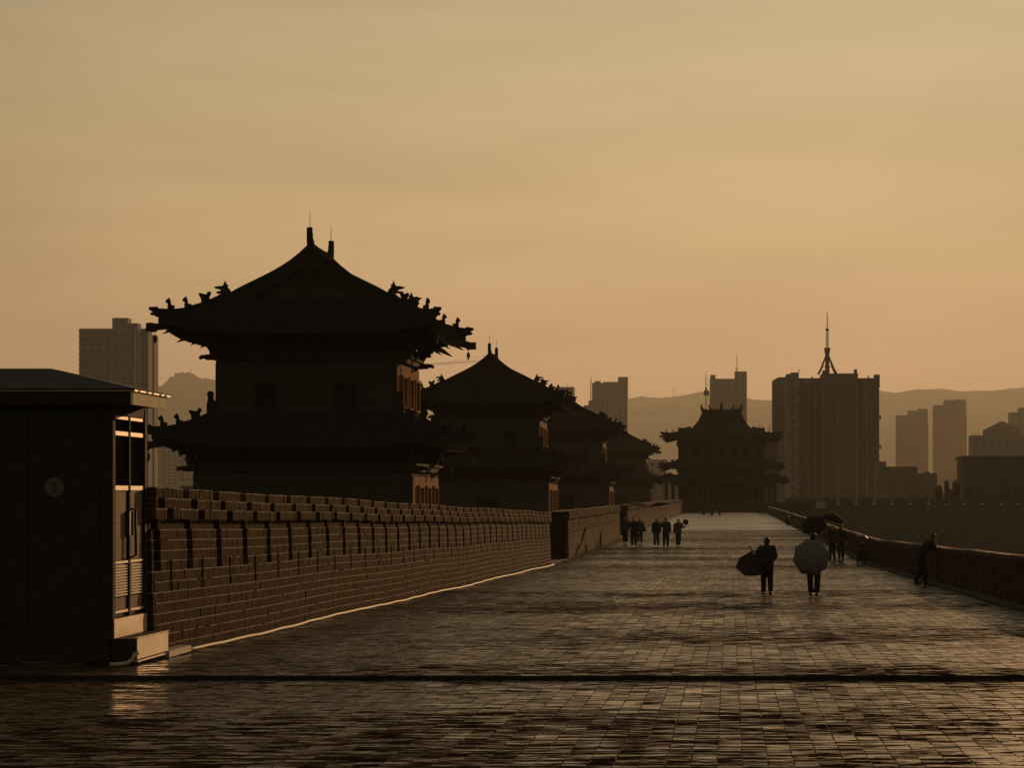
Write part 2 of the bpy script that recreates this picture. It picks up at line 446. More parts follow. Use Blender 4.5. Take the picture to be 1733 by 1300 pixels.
# the 300 bricks that show largest become objects of their own
px = (cent[:, 0] / cent[:, 1]) * F + VX; py = HY + (CZ - cent[:, 2]) / cent[:, 1] * F
inside = (px > 0) & (px < 1733) & (py < 1305)
order = np.where(inside)[0]
order = order[np.argsort(cent[order, 1], kind='stable')][:300]
single = np.zeros(len(cent), bool); single[order] = True
V, Q = chamfer_boxes(cent[~single], half[~single], .0015, tilts[~single])
rv = np.repeat(nrg.random(len(V)), 12)
me = mesh_np('paving_bricks', V.reshape(-1, 3), Q, rv)
tag(link('paving_bricks', me, M['pave'], walk), kind='stuff')
variants = []
for k in range(10):
    V, Q = chamfer_boxes(np.zeros((1, 3)), np.array([[BW / 2 - .004 + nrg.normal(0, .0015), BL / 2 - .003 + nrg.normal(0, .002),   .05]]), .0015, np.array([[nrg.normal(0, .003), nrg.normal(0, .003)]]))
    me = mesh_np('paving_brick', V.reshape(-1, 3), Q); me.materials.append(M['pave']); variants.append(me)
for i in order:
    o = bpy.data.objects.new('paving_brick', variants[rng.randrange(10)]); COL.objects.link(o); o.parent = walk
    o.location = cent[i]; o.rotation_euler = (tilts[i, 1], -tilts[i, 0], rng.gauss(0, .004))
# far paving, where single bricks can no longer be told apart
def far_paving_mat():
    m, n, l, b = newmat('far_wet_paving')
    gmt = n.new('ShaderNodeNewGeometry')
    mpn = n.new('ShaderNodeMapping'); mpn.inputs['Scale'].default_value = (1, 1, 1); l.new(gmt.outputs['Position'], mpn.inputs[0])
    br = n.new('ShaderNodeTexBrick'); br.inputs['Color1'].default_value = (.030, .023, .017, 1); br.inputs['Color2'].default_value = (.075, .055, .038, 1); br.inputs['Mortar'].default_value = (.015, .013, .01, 1)
    br.inputs['Scale'].default_value = 1; br.inputs['Brick Width'].default_value = BW; br.inputs['Row Height'].default_value = BL; br.inputs['Mortar Size'].default_value = .012
    l.new(mpn.outputs[0], br.inputs['Vector']); l.new(br.outputs['Color'], b.inputs['Base Color'])
    mp2 = n.new('ShaderNodeMapping'); mp2.inputs['Scale'].default_value = (.11, .18, 1); l.new(gmt.outputs['Position'], mp2.inputs[0])
    tw = n.new('ShaderNodeTexNoise'); tw.inputs['Scale'].default_value = 1; tw.inputs['Detail'].default_value = 6; l.new(mp2.outputs[0], tw.inputs['Vector'])
    r1 = n.new('ShaderNodeMapRange'); r1.inputs[1].default_value = .35; r1.inputs[2].default_value = .65; r1.inputs[3].default_value = .2; r1.inputs[4].default_value = .5; l.new(tw.outputs[0], r1.inputs[0]); l.new(r1.outputs[0], b.inputs['Roughness'])
    mp3 = n.new('ShaderNodeMapping'); mp3.inputs['Scale'].default_value = (3, 3, 1); l.new(gmt.outputs['Position'], mp3.inputs[0])
    t3 = n.new('ShaderNodeTexNoise'); t3.inputs['Scale'].default_value = 1; l.new(mp3.outputs[0], t3.inputs['Vector'])
    bp = n.new('ShaderNodeBump'); bp.inputs['Strength'].default_value = .5; bp.inputs['Distance'].default_value = .012; l.new(t3.outputs[0], bp.inputs['Height']); l.new(bp.outputs[0], b.inputs['Normal'])
    return m
mb = MB()
ys = [FAR_BRICK + .2] + list(np.arange(204, 391, 4.0)) + [391]
for y in ys: mb.v += [(XL + .02, y, gzf(y)), (XR - .40, y, gzf(y))]
for i in range(len(ys) - 1): mb.f.append((2 * i, 2 * i + 1, 2 * i + 3, 2 * i + 2))
tag(mb.build('far_paving', far_paving_mat(), walk), kind='stuff')

# ------------------------------------------------------------------ the high brick wall on the left
CH, WB = .147, .38         # course height and brick length
def side_wall(y0, y1, label, singles=0, seed=1):
    rg = np.random.default_rng(seed)
    root = empty('brick_wall', (XL - .25, (y0 + y1) / 2, gzf((y0 + y1) / 2)))
    tag(root, label, 'wall')
    off = Vector(root.location)
    # solid core behind the bricks
    core = MB()
    n = max(2, int((y1 - y0) / 4))
    yy = [y0 + .02 + (y1 - y0 - .04) * i / n for i in range(n + 1)]
    for y in yy:
        z = gzf(y)
        core.v += [(XL - .90, y, z - .2), (XL - .135, y, z - .2), (XL - .135, y, z + 16 * CH - .03), (XL - .90, y, z + 16 * CH - .03)]
    for i in range(n):
        for k in range(4):
            a, b = i * 4 + k, i * 4 + (k + 1) % 4
            core.f.append((a, b, b + 4, a + 4))
    core.f += [(3, 2, 1, 0), tuple(n * 4 + k for k in range(4))]
    core.v = [tuple(Vector(p) - off) for p in core.v]
    core.build('core', M['mortar'], root)
    C, S, T = [], [], []
    per = 5 * WB
    for k in range(16):
        cap, corb = k >= 13, k == 12
        bond = (.5 * WB if k % 2 else 0.0) if not cap else {13: .25, 14: 0.0, 15: -.25}[k] * WB * 0
        shift = {13: 0.475, 14: 0.0, 15: -.475}.get(k, 0)
        j0 = int((y0 - per) / WB); j1 = int((y1 + per) / WB)
        for j in range(j0, j1):
            ya = j * WB + bond + shift; yb = ya + WB
            ph = (j % 5)
            if cap and ph == 2: continue                                 # open notches in the coping courses
            segs = [(ya, yb)]
            if 8 <= k <= 12:                                             # tall dark slots under the coping
                lo = math.floor((ya) / per) * per + 2 * WB
                segs = cut(segs, lo, lo + WB * .92); segs = cut(segs, lo + per, lo + per + WB * .92)
            if 6 <= k <= 8:                                              # narrow slits between them
                lo = math.floor((ya) / per) * per + 4.28 * WB
                segs = cut(segs, lo - per, lo - per + .13); segs = cut(segs, lo, lo + .13)
            if cap: segs = [(a + (b - a) * q / 3, a + (b - a) * (q + 1) / 3) for a, b in segs for q in range(3)]
            elif rg.random() < .6: segs = [(a + (b - a) * q / 2, a + (b - a) * (q + 1) / 2) for a, b in segs for q in range(2)]
            for a, b in segs:
                a, b = max(a, y0), min(b, y1)
                if b - a < .012: continue
                yc = (a + b) / 2
                xo = XL + (.07 if cap else (-.03 if corb else .004 * (11 - k))) + rg.normal(0, .003 if cap else .0026)
                C.append((xo, yc, gzf(yc) + (k + .5) * CH + rg.normal(0, .004 if cap else .0015)))
                S.append(((b - a) / 2 - .0034, CH / 2 - .006, .20 if cap else .13 + (.004 * (11 - k) if not corb else -.03)))
                T.append((rg.normal(0, .003), rg.normal(0.0, .004)))
    C, S, T = np.array(C), np.array(S), np.array(T)
    slope = np.array([(gzf(c[1] + .5) - gzf(c[1] - .5)) for c in C])
    # local frame of a brick face: u = along the wall (+y), v = up (+z), w = out (+x)
    V, Q = chamfer_boxes(np.zeros((len(C), 3)), S, .0025, T)
    V[:, :, 1] += V[:, :, 0] * slope[:, None]
    W = np.stack([V[:, :, 2], V[:, :, 0], V[:, :, 1]], 2) + C[:, None, :]
    sing = np.zeros(len(C), bool)
    if singles:
        o_ = np.argsort(C[:, 1], kind='stable')[:singles]; sing[o_] = True
        for i in o_:
            q = np.array(Q[:9]); vv = W[i] - C[i]
            me = mesh_np('brick', vv, q); me.materials.append(M['wallbrick'])
            o = bpy.data.objects.new('brick', me); COL.objects.link(o); o.parent = root; o.location = Vector(C[i]) - off
    W2 = W[~sing] - np.array(off)[None, None, :]
    Q2 = Q[:len(W2) * 9]
    tag(link('brickwork', mesh_np('brickwork', W2.reshape(-1, 3), Q2, np.repeat(rg.random(len(W2)), 12)), M['wallbrick'], root), kind='stuff')
    # lime mortar in the bed joints
    Sm = S.copy(); Sm[:, 1] = .0066; Sm[:, 2] = S[:, 2] - .004; Sm[:, 0] += .0012
    Cm = C.copy(); Cm[:, 2] += CH / 2; Cm[:, 0] += .0045
    keep = nrg.random(len(Cm)) < .95
    Vm, Qm = chamfer_boxes(np.zeros((keep.sum(), 3)), Sm[keep], .001, T[keep] * .3)
    Vm[:, :, 1] += Vm[:, :, 0] * slope[keep][:, None]
    Wm = np.stack([Vm[:, :, 2], Vm[:, :, 0], Vm[:, :, 1]], 2) + (Cm[keep] - np.array(off))[:, None, :]
    tag(link('bed_joints', mesh_np('bed_joints', Wm.reshape(-1, 3), Qm), M['lime'], root), kind='stuff')
    return root
def cut(segs, lo, hi):
    out = []
    for a, b in segs:
        if hi <= a or lo >= b: out.append((a, b)); continue
        if a < lo: out.append((a, lo))
        if b > hi: out.append((hi, b))
    return out
W1 = side_wall(31.05, 100.0, 'long brick wall with notched coping and dark slots, running from the booth to the opening', 300, 1)
W2 = side_wall(111.0, 163.0, 'second stretch of brick wall past the dark opening, behind the walkers', 0, 2)
W3 = side_wall(176.0, 386.0, 'farthest stretch of brick wall, beyond the group with umbrellas', 0, 3)

# pale conduit at the foot of the near wall
mb = MB(); pts = []; rad = []
for y in np.arange(31.9, 100.2, .9):
    pts.append((XL + .20 + .012 * math.sin(y * 1.9) + .008 * math.sin(y * .7), y, gzf(y) + .030 + .006 * math.sin(y * 2.3))); rad.append(.028)
mb.loft(pts, rad, 8)
o = mb.build('conduit', M['pipe'], smooth=True)
tag(o, 'pale conduit lying along the foot of the near brick wall', 'conduit')
mb = MB(); z = gzf(31); mb.box(XL + .12, XL + .30, 30.85, 32.1, z + .012, z + .10)
o = mb.build('cable_duct', M['pipe']); tag(o, 'short pale duct box on the ground between booth step and conduit', 'duct')
z0 = gzf(29.5)
mb = MB(); mb.loft([(-8.02, 29.05, z0 + .035), (-7.92, 29.06, z0 + .035), (-7.80, 29.08, z0 + .05), (-7.735, 29.1, z0 + .10), (-7.72, 29.12, z0 + .16), (-7.66, 29.12, z0 + .18)], [.026] * 6, 8)
o = mb.build('bent_pipe', M['pipe'], smooth=True); tag(o, 'short bent pipe sticking out from under the booth', 'pipe')

# ------------------------------------------------------------------ the parapet on the right
par = empty('parapet', (XR + .22, 100, 0)); tag(par, 'low parapet with smooth coping along the right edge of the walk', 'parapet')
PH = 1.14
def strip(y0, y1, xa, xb, za, zb, step=3.0):
    mb = MB(); n = max(1, int((y1 - y0) / step))
    for i in range(n + 1):
        y = y0 + (y1 - y0) * i / n; z = gzf(y)
        mb.v += [(xa, y, z + za), (xb, y, z + za), (xb, y, z + zb), (xa, y, z + zb)]
    for i in range(n):
        for k in range(4):
            a, b = i * 4 + k, i * 4 + (k + 1) % 4
            mb.f.append((a, b, b + 4, a + 4))
    mb.f += [(3, 2, 1, 0), tuple(n * 4 + k for k in range(4))]
    return mb
def under_par(mb):
    o = Vector(par.location); mb.v = [tuple(Vector(p) - o) for p in mb.v]; return mb
under_par(strip(7, 388, XR, XR + .24, -.3, PH - .10)).build('wall', M['parapet'], par)
# coping stones, one by one where they can be told apart
y = 7.0; k = 0
while y < 388:
    L = .8 if y < 130 else 6.0
    mb = strip(y + .006, min(y + L, 388) - .006, XR - .035 + rng.uniform(-.006, .006), XR + .27, PH - .10 + .002, PH + rng.uniform(-.012, .010), L)
    # rounded upper edge
    under_par(mb).build('coping_stone', M['coping'], par); y += L; k += 1
C, S, T = [], [], []
for k in range(9):
    yy = 7.0 + (.19 if k % 2 else 0)
    while yy < 150:
        C.append((XR - .012 + nrg.normal(0, .004), yy + .19, gzf(yy + .19) + .06 + (k + .5) * .104)); S.append((.19 - .004, .052 - .005, .05)); T.append((nrg.normal(0, .008), nrg.normal(0, .01))); yy += .38
C, S, T = np.array(C), np.array(S), np.array(T)
V, Q = chamfer_boxes(np.zeros((len(C), 3)), S, .005, T)
W = np.stack([-V[:, :, 2], V[:, :, 0], V[:, :, 1]], 2) + (C - np.array(par.location))[:, None, :]
tag(link('brickwork', mesh_np('brickwork', W.reshape(-1, 3), Q[:, ::-1], np.repeat(nrg.random(len(C)), 12)), M['wallbrick'], par), kind='stuff')
yy = 43.0
while yy < 160:
    mb = MB(); zz = gzf(yy); mb.box(XR - .06, XR - .002, yy, yy + .5, zz + .02, zz + PH - .15)
    under_par(mb).build('pier', M['parapet'], par); yy += 27.0
o = strip(7, 388, XR - .40, XR - .02, -.2, .055); kerb = o.build('kerb', M['parapet']); tag(kerb, kind='structure')

# ------------------------------------------------------------------ helpers for things with parts
class Thing:
    def __init__(s, name, loc, label, cat, group=None):
        s.o = empty(name, loc); tag(s.o, label, cat, group); s.off = Vector(loc)
    def part(s, name, mb, m, parent=None, smooth=False, kind=None, label=None):
        """mesh given in world coordinates"""
        mb.v = [tuple(Vector(p) - s.off) for p in mb.v]
        o = mb.build(name, m, parent or s.o, smooth)
        if kind: o['kind'] = kind
        if label: o['label'] = label
        return o

# ------------------------------------------------------------------ booth on the left
z0 = gzf(29.8)
KY0, KY1, KX1, KX0 = 29.3, 31.0, -8.05, -12.2
kio = Thing('booth', (-10, 30.1, z0), 'dark booth with shingled hip roof, glazed double door and round sign reading 1', 'booth')
kio.part('wall', MB().box(KX0, KX1 - .12, KY0 + .03, KY1, z0 + .34, 4.36), M['kioskdark'])
kio.part('plinth', MB().box(KX0, KX1 - .05, KY0 + .05, KY1 - .02, z0 + .05, z0 + .336), M['kioskdark'])
kio.part('base_rail', MB().box(KX0, KX1 - .16, KY0 + .002, KY0 + .05, z0 + .50, z0 + .535), M['kioskframe'])
for k in range(4):
    xa = KX0 + .05 + k * 1.0
    kio.part('wall_panel', MB().box(xa, min(xa + .985, KX1 - .17), KY0 + .012, KY0 + .0295, z0 + .545, 4.30), M['kioskdark'])
kio.part('corner_post', MB().box(KX1 - .15, KX1 + .004, KY0 - .012, KY0 + .115, z0 + .34, 4.34), M['kioskframe'])
kio.part('corner_post', MB().box(KX1 - .15, KX1 + .004, KY1 - .10, KY1 + .012, z0 + .34, 4.34), M['kioskframe'])
kio.part('head_rail', MB().box(KX1 - .119, KX1 - .004, KY0 + .12, KY1 - .105, 4.215, 4.355), M['kioskframe'])
kio.part('sill_panel', MB().box(KX1 - .119, KX1 + .012, KY0 + .03, KY1 - .02, 1.285, 1.535), M['metal'])
door = kio.part('door_frame', MB().box(KX1 - .118, KX1 - .085, KY0 + .118, KY1 - .103, 1.54, 4.21), M['kioskframe'])
ya, yb = KY0 + .12, KY1 - .105
ym = (ya + yb) / 2
for (p, q) in ((ya, ym - .035), (ym + .035, yb)):
    leaf = kio.part('door', MB().box(KX1 - .084, KX1 - .045, p + .01, q - .01, 1.545, 4.205), M['kioskframe'])
    for zz, hh in ((4.165, .04), (3.95, .055), (3.225, .06), (2.255, .03), (1.60, .035)):
        kio.part('rail', MB().box(KX1 - .044, KX1 - .012, p + .03, q - .03, zz, zz + hh), M['metal'], leaf)
    kio.part('glass', MB().box(KX1 - .044, KX1 - .036, p + .06, q - .06, 4.01, 4.16), M['glassdark'], leaf)
    kio.part('glass', MB().box(KX1 - .044, KX1 - .036, p + .06, q - .06, 3.29, 3.945), M['glassdark'], leaf)
    kio.part('panel', MB().box(KX1 - .044, KX1 - .028, p + .05, q - .05, 2.29, 3.22), M['doorpanel'], leaf)
    kio.part('panel', MB().box(KX1 - .044, KX1 - .030, p + .05, q - .05, 1.64, 1.80), M['doorpanel'], leaf)
    for k in range(11):
        zz = 1.825 + k * .038
        mb = MB(); mb.add([(KX1 - .042, p + .06, zz + .026), (KX1 - .012, p + .06, zz), (KX1 - .012, p + .06, zz + .008), (KX1 - .042, p + .06, zz + .034), (KX1 - .042, q - .06, zz + .026), (KX1 - .012, q - .06, zz), (KX1 - .012, q - .06, zz + .008), (KX1 - .042, q - .06, zz + .034)],
                          [(0, 1, 2, 3), (7, 6, 5, 4), (0, 4, 5, 1), (1, 5, 6, 2), (2, 6, 7, 3), (3, 7, 4, 0)])
        kio.part('louvre', mb, M['metal'], leaf)
ast = kio.part('meeting_bar', MB().box(KX1 - .084, KX1 - .004, ym - .033, ym + .033, 1.545, 4.205), M['kioskframe'])
for k in range(26):
    kio.part('rivet', MB().ball((KX1 - .002, ym, 1.62 + k * .1), .010, 6, 4), M['metal'], ast)
for k in range(14):
    kio.part('rivet', MB().ball((KX1 + .005, KY0 + .065, 2.2 + k * .1), .009, 6, 4), M['metal'])
kio.part('handle', MB().loft([(KX1 - .02, ym + .07, 2.98), (KX1 + .05, ym + .07, 2.96), (KX1 + .055, ym + .07, 2.35), (KX1 - .02, ym + .07, 2.32)], [.018] * 4, 8), M['black'], smooth=True)
kio.part('lock_case', MB().box(KX1 - .02, KX1 + .03, ym - .15, ym + .045, 2.62, 2.94), M['black'])
kio.part('step', MB().box(KX1 - .02, KX1 + .30, KY0 + .02, KY1 - .05, z0 + .07, z0 + .352), M['kioskframe'])
kio.part('step_plate', MB().box(KX1 + .301, KX1 + .312, KY0 + .03, KY1 - .06, z0 + .085, z0 + .345), M['metal'])
kio.part('step_edge', MB().box(KX1 + .27, KX1 + .322, KY0 + .02, KY1 - .05, z0 + .353, z0 + .368), M['metal'])
kio.part('step_edge', MB().box(KX1 + .27, KX1 + .322, KY0 + .02, KY1 - .05, z0 + .045, z0 + .068), M['metal'])
for (a, b) in ((-8.2, 29.45), (-8.2, 30.8), (-11.8, 29.45), (-11.8, 30.8)):
    kio.part('foot', MB().box(a - .06, a + .06, b - .06, b + .06, z0 - .06, z0 + .05), M['kioskframe'])
# eaves board and roof
FX1, FY0, FY1, FZ = -7.72, 29.05, 30.85, 4.335
kio.part('fascia', MB().box(-12.6, FX1 - .012, FY0, FY0 + .03, FZ, 4.50), M['kioskframe'])
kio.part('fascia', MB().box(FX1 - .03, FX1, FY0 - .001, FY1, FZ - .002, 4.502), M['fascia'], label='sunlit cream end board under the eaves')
kio.part('soffit', MB().box(-12.6, FX1 - .035, FY0 + .032, FY1, FZ + .02, FZ + .04), M['kioskframe'])
kio.part('gutter_edge', MB().box(-12.65, FX1 + .03, FY0 - .03, FY1 + .02, 4.505, 4.525), M['metal'])
rz, ry, rx = 4.86, 30.15, -9.12
roof = kio.part('roof', MB().add([(-12.7, FY0 - .06, 4.527), (FX1 + .03, FY0 - .06, 4.527), (FX1 + .03, FY1 + .06, 4.527), (-12.7, FY1 + .06, 4.527), (-12.7, ry, rz - .03), (rx, ry, rz - .03)],
                             [(0, 1, 5, 4), (1, 2, 5), (2, 3, 4, 5), (3, 0, 4), (0, 3, 2, 1)]), M['shingle'])
for k in range(7):
    t0, t1 = k / 7, (k + 1) / 7 + .03
    def fr_(t, lift): return [(-12.7, FY0 - .07 + (ry - FY0 + .07) * t, 4.535 + (rz - 4.535) * t + lift), (FX1 + .04 + (rx - FX1 - .04) * t, FY0 - .07 + (ry - FY0 + .07) * t, 4.535 + (rz - 4.535) * t + lift)]
    a, b = fr_(t0, .006), fr_(min(t1, 1), .002); c, d = fr_(t0, 0), fr_(min(t1, 1), -.004)
    kio.part('shingle_course', MB().add(a + b[::-1] + c + d[::-1], [(0, 1, 2, 3), (7, 6, 5, 4), (4, 5, 1, 0), (5, 6, 2, 1), (6, 7, 3, 2), (7, 4, 0, 3)]), M['shingle'], roof)
    def sd_(t, lift): return [(FX1 + .04 + (rx - FX1 - .04) * t, FY0 - .07 + (ry - FY0 + .07) * t, 4.535 + (rz - 4.535) * t + lift), (FX1 + .04 + (rx - FX1 - .04) * t, FY1 + .07 + (ry - FY1 - .07) * t, 4.535 + (rz - 4.535) * t + lift)]
    a, b = sd_(t0, .0065), sd_(min(t1, .99), .0025); c, d = sd_(t0, .0005), sd_(min(t1, .99), -.0035)
    kio.part('shingle_course', MB().add(a + b[::-1] + c + d[::-1], [(0, 1, 2, 3), (7, 6, 5, 4), (4, 5, 1, 0), (5, 6, 2, 1), (6, 7, 3, 2), (7, 4, 0, 3)]), M['shingle'], roof)
for k in range(5):      # clips catching light along the eave edge
    kio.part('gutter_clip', MB().ball((FX1 + .027, 29.25 + k * .34 + .06 * (k % 2), 4.516), (.02, .05, .012), 6, 4), M['metal'])
# round sign with the figure 1, faded print above it
sp = at(92, 825, KY0)
mb = MB(); mb.loft([(sp.x, KY0 + .008, sp.z), (sp.x, KY0 - .004, sp.z)], [.125, .125], 28, ref=(0, 0, 1))
sign = kio.part('round_sign', mb, M['signwhite'])
mb = MB(); mb.box(sp.x - .011, sp.x + .014, KY0 - .008, KY0 - .005, sp.z - .07, sp.z + .07); mb.box(sp.x - .034, sp.x + .036, KY0 - .0085, KY0 - .0055, sp.z - .072, sp.z - .058)
mb.add([(sp.x - .034, KY0 - .0075, sp.z + .045), (sp.x - .011, KY0 - .0075, sp.z + .055), (sp.x - .011, KY0 - .0075, sp.z + .072), (sp.x - .034, KY0 - .0075, sp.z + .060)], [(0, 1, 2, 3)])
kio.part('figure_one', mb, M['black'], sign)
mb = MB(); r2 = random.Random(4)
for (yy, xa, xb) in ((752, 58, 124), (758, 60, 72), (771, 54, 104), (777, 57, 122), (787, 56, 112), (793, 60, 126)):
    x = xa
    while x < xb:
        w = r2.uniform(2, 5); p = at(x, yy, KY0); q = at(min(x + w, xb), yy, KY0); h = .016 if yy != 752 else .022
        mb.box(p.x, q.x, KY0 + .008, KY0 + .011, p.z - h, p.z + r2.uniform(-.004, .004)); x += w + r2.uniform(1, 2.5)
kio.part('faded_print', mb, M['signtext'])

# ------------------------------------------------------------------ towers with curved tiled roofs
def prof(t): return .62 * (1 - max(0.0, 1 - t) ** 1.7) + .38 * t
class Skirt:
    def __init__(s, ai, bi, ao, bo, zi, ze, flare, out, power=3.2):
        s.ai, s.bi, s.ao, s.bo, s.zi, s.ze, s.fl, s.out, s.pw = ai, bi, ao, bo, zi, ze, flare, out, power
    def pos(s, side, sv, t, dz=0.0):
        ai, ao, bi, bo = (s.ai, s.ao, s.bi, s.bo) if side in 'FB' else (s.bi, s.bo, s.ai, s.ao)
        hx = ai + (ao - ai) * t; hy = bi + (bo - bi) * t
        c = abs(sv) ** s.pw * t ** 1.6
        u = sv * hx + (1 if sv > 0 else -1) * s.out * c * abs(sv); w = hy + s.out * c
        z = s.zi + (s.ze - s.zi) * prof(t) + s.fl * c + dz
        return Vector({'F': (u, -w, z), 'B': (-u, w, z), 'R': (w, u, z), 'L': (-w, -u, z)}[side])
    def slab(s, th, sides='FBRL', ns=22, nt=8):
        mb = MB()
        for side in sides:
            k = len(mb.v)
            for dz in (0, -th):
                for j in range(nt + 1):
                    for i in range(ns + 1):
                        mb.v.append(tuple(s.pos(side, -1 + 2 * i / ns, j / nt, dz)))
            m = (ns + 1) * (nt + 1)
            for j in range(nt):
                for i in range(ns):
                    a = k + j * (ns + 1) + i
                    mb.f.append((a, a + ns + 1, a + ns + 2, a + 1)); mb.f.append((a + m, a + m + 1, a + m + ns + 2, a + m + ns + 1))
            for i in range(ns):
                a = k + nt * (ns + 1) + i; mb.f.append((a, a + m, a + m + 1, a + 1))
        return mb
    def rows(s, side, gap, r=.085):
        """one mesh for each run of cover tiles"""
        ai, ao = (s.ai, s.ao) if side in 'FB' else (s.bi, s.bo)
        out = []; n = int(ao / gap)
        for i in range(-n, n + 1):
            x = i * gap
            t0 = max(0.0, (abs(x) - ai) / (ao - ai)) if abs(x) > ai else 0.0
            if t0 > .93: continue
            mb = MB(); K = 7
            for j in range(K + 1):
                t = t0 + (1.012 - t0) * j / K
                hx = ai + (ao - ai) * t
                sv = max(-1, min(1, x / hx))
                p = s.pos(side, sv, t)
                ax = Vector({'F': (1, 0, 0), 'B': (-1, 0, 0), 'R': (0, 1, 0), 'L': (0, -1, 0)}[side])
                for a, b in ((-1, -.3), (-.75, .55), (0, 1), (.75, .55), (1, -.3)):
                    mb.v.append(tuple(p + ax * (a * r) + Vector((0, 0, b * r))))
            for j in range(K):
                for q in range(4): mb.f.append((j * 5 + q, (j + 1) * 5 + q, (j + 1) * 5 + q + 1, j * 5 + q + 1))
            e = K * 5; mb.f.append((e, e + 1, e + 2, e + 3, e + 4)); mb.f.append((4, 3, 2, 1, 0))
            out.append(mb)
        return out
    def rafters(s, gap, th, t0=.25):
        mb = MB()
        for side in 'FBRL':
            ai, ao = (s.ai, s.ao) if side in 'FB' else (s.bi, s.bo)
            n = int(ao / gap)
            for i in range(-n, n + 1):
                x = (i + .5) * gap
                if abs(x) > ao - .1: continue
                ta = max(t0, (abs(x) - ai) / (ao - ai) + .02)
                if ta > .9: continue
                for (u0, u1, dz, w) in ((ta, .80, -th - .09, .13), (max(ta, .55), .985, -th - .045, .10)):
                    if u0 >= u1 - .05: continue
                    pa = s.pos(side, max(-1, min(1, x / (ai + (ao - ai) * u0))), u0, dz); pb = s.pos(side, max(-1, min(1, x / (ai + (ao - ai) * u1))), u1, dz)
                    mb.bar(pa, pb, w, w)
        return mb

# outlines of the roof figures: u outward, v up
P_DRAGON = [(-.22, -.05), (.18, -.05), (.16, .10), (.30, .12), (.42, .08), (.52, .14), (.46, .20), (.34, .21), (.30, .26), (.44, .30), (.58, .34), (.60, .40), (.50, .41), (.40, .44), (.28, .43), (.20, .47), (.16, .58), (.11, .66), (.08, .52), (.0, .50), (.03, .40), (-.08, .28), (-.16, .12)]
P_BIRD = [(-.20, -.05), (.12, -.05), (.14, .16), (.24, .30), (.27, .40), (.10, .37), (-.10, .36), (-.18, .40), (-.20, .48), (-.27, .50), (-.33, .44), (-.30, .34), (-.24, .26), (-.24, .10)]
P_FIG = [(-.20, -.04), (.09, -.04), (.07, .05), (.10, .10), (.06, .17), (.08, .22), (.16, .24), (.19, .30), (.15, .37), (.08, .41), (.04, .46), (.02, .38), (-.03, .33), (-.03, .22), (-.07, .16), (-.13, .12), (-.19, .16), (-.25, .11), (-.21, .04)]
P_TIP = [(-.30, -.16), (.0, -.16), (.10, -.10), (.20, -.12), (.28, -.04), (.20, .0), (.14, .02), (.30, .08), (.34, .16), (.26, .20), (.14, .19), (.06, .22), (.0, .15), (-.12, .12), (-.30, .05)]
P_CHI = [(-.42, -.1), (.20, -.1), (.24, .12), (.30, .32), (.27, .50), (.31, .66), (.26, .86), (.14, .90), (.05, .84), (.10, .72), (.02, .64), (-.06, .56), (-.02, .44), (-.14, .36), (-.26, .34), (-.40, .22), (-.46, .10), (-.36, .06)]
P_SMALLCHI = [(-.2, -.05), (.15, -.05), (.16, .25), (.10, .5), (.14, .72), (.06, .80), (-.05, .74), (-.04, .5), (-.14, .36), (-.2, .2)]
def figure(profile, thick, name, sc_=1.0):
    me = MB().extrude([(a * sc_, b * sc_) for a, b in profile], thick, udir=(0, -1, 0)).mesh(name); me.materials.append(M['ridge'])
    return me
FIG = {'dragon': figure(P_DRAGON, .16, 'ridge_beast'), 'bird': figure(P_BIRD, .12, 'ridge_bird'), 'fig': figure(P_FIG, .10, 'ridge_figure', 1.0), 'tip': figure(P_TIP, .20, 'dragon_head_end', 1.15), 'chi': figure(P_CHI, .24, 'ridge_end_ornament'), 'small': figure(P_SMALLCHI, .2, 'corner_ornament', 1.0)}
FNAME = {'dragon': 'ridge_beast', 'bird': 'ridge_bird', 'fig': 'ridge_figure', 'tip': 'dragon_head', 'chi': 'ridge_end_ornament', 'small': 'corner_ornament'}
def put_fig(kind, p, ang, parent, tilt=0.0, s=1.0):
    o = bpy.data.objects.new(FNAME[kind], FIG[kind]); COL.objects.link(o); o.parent = parent
    o.location = p; o.rotation_euler = (tilt, 0, ang); o.scale = (s, s, s); return o

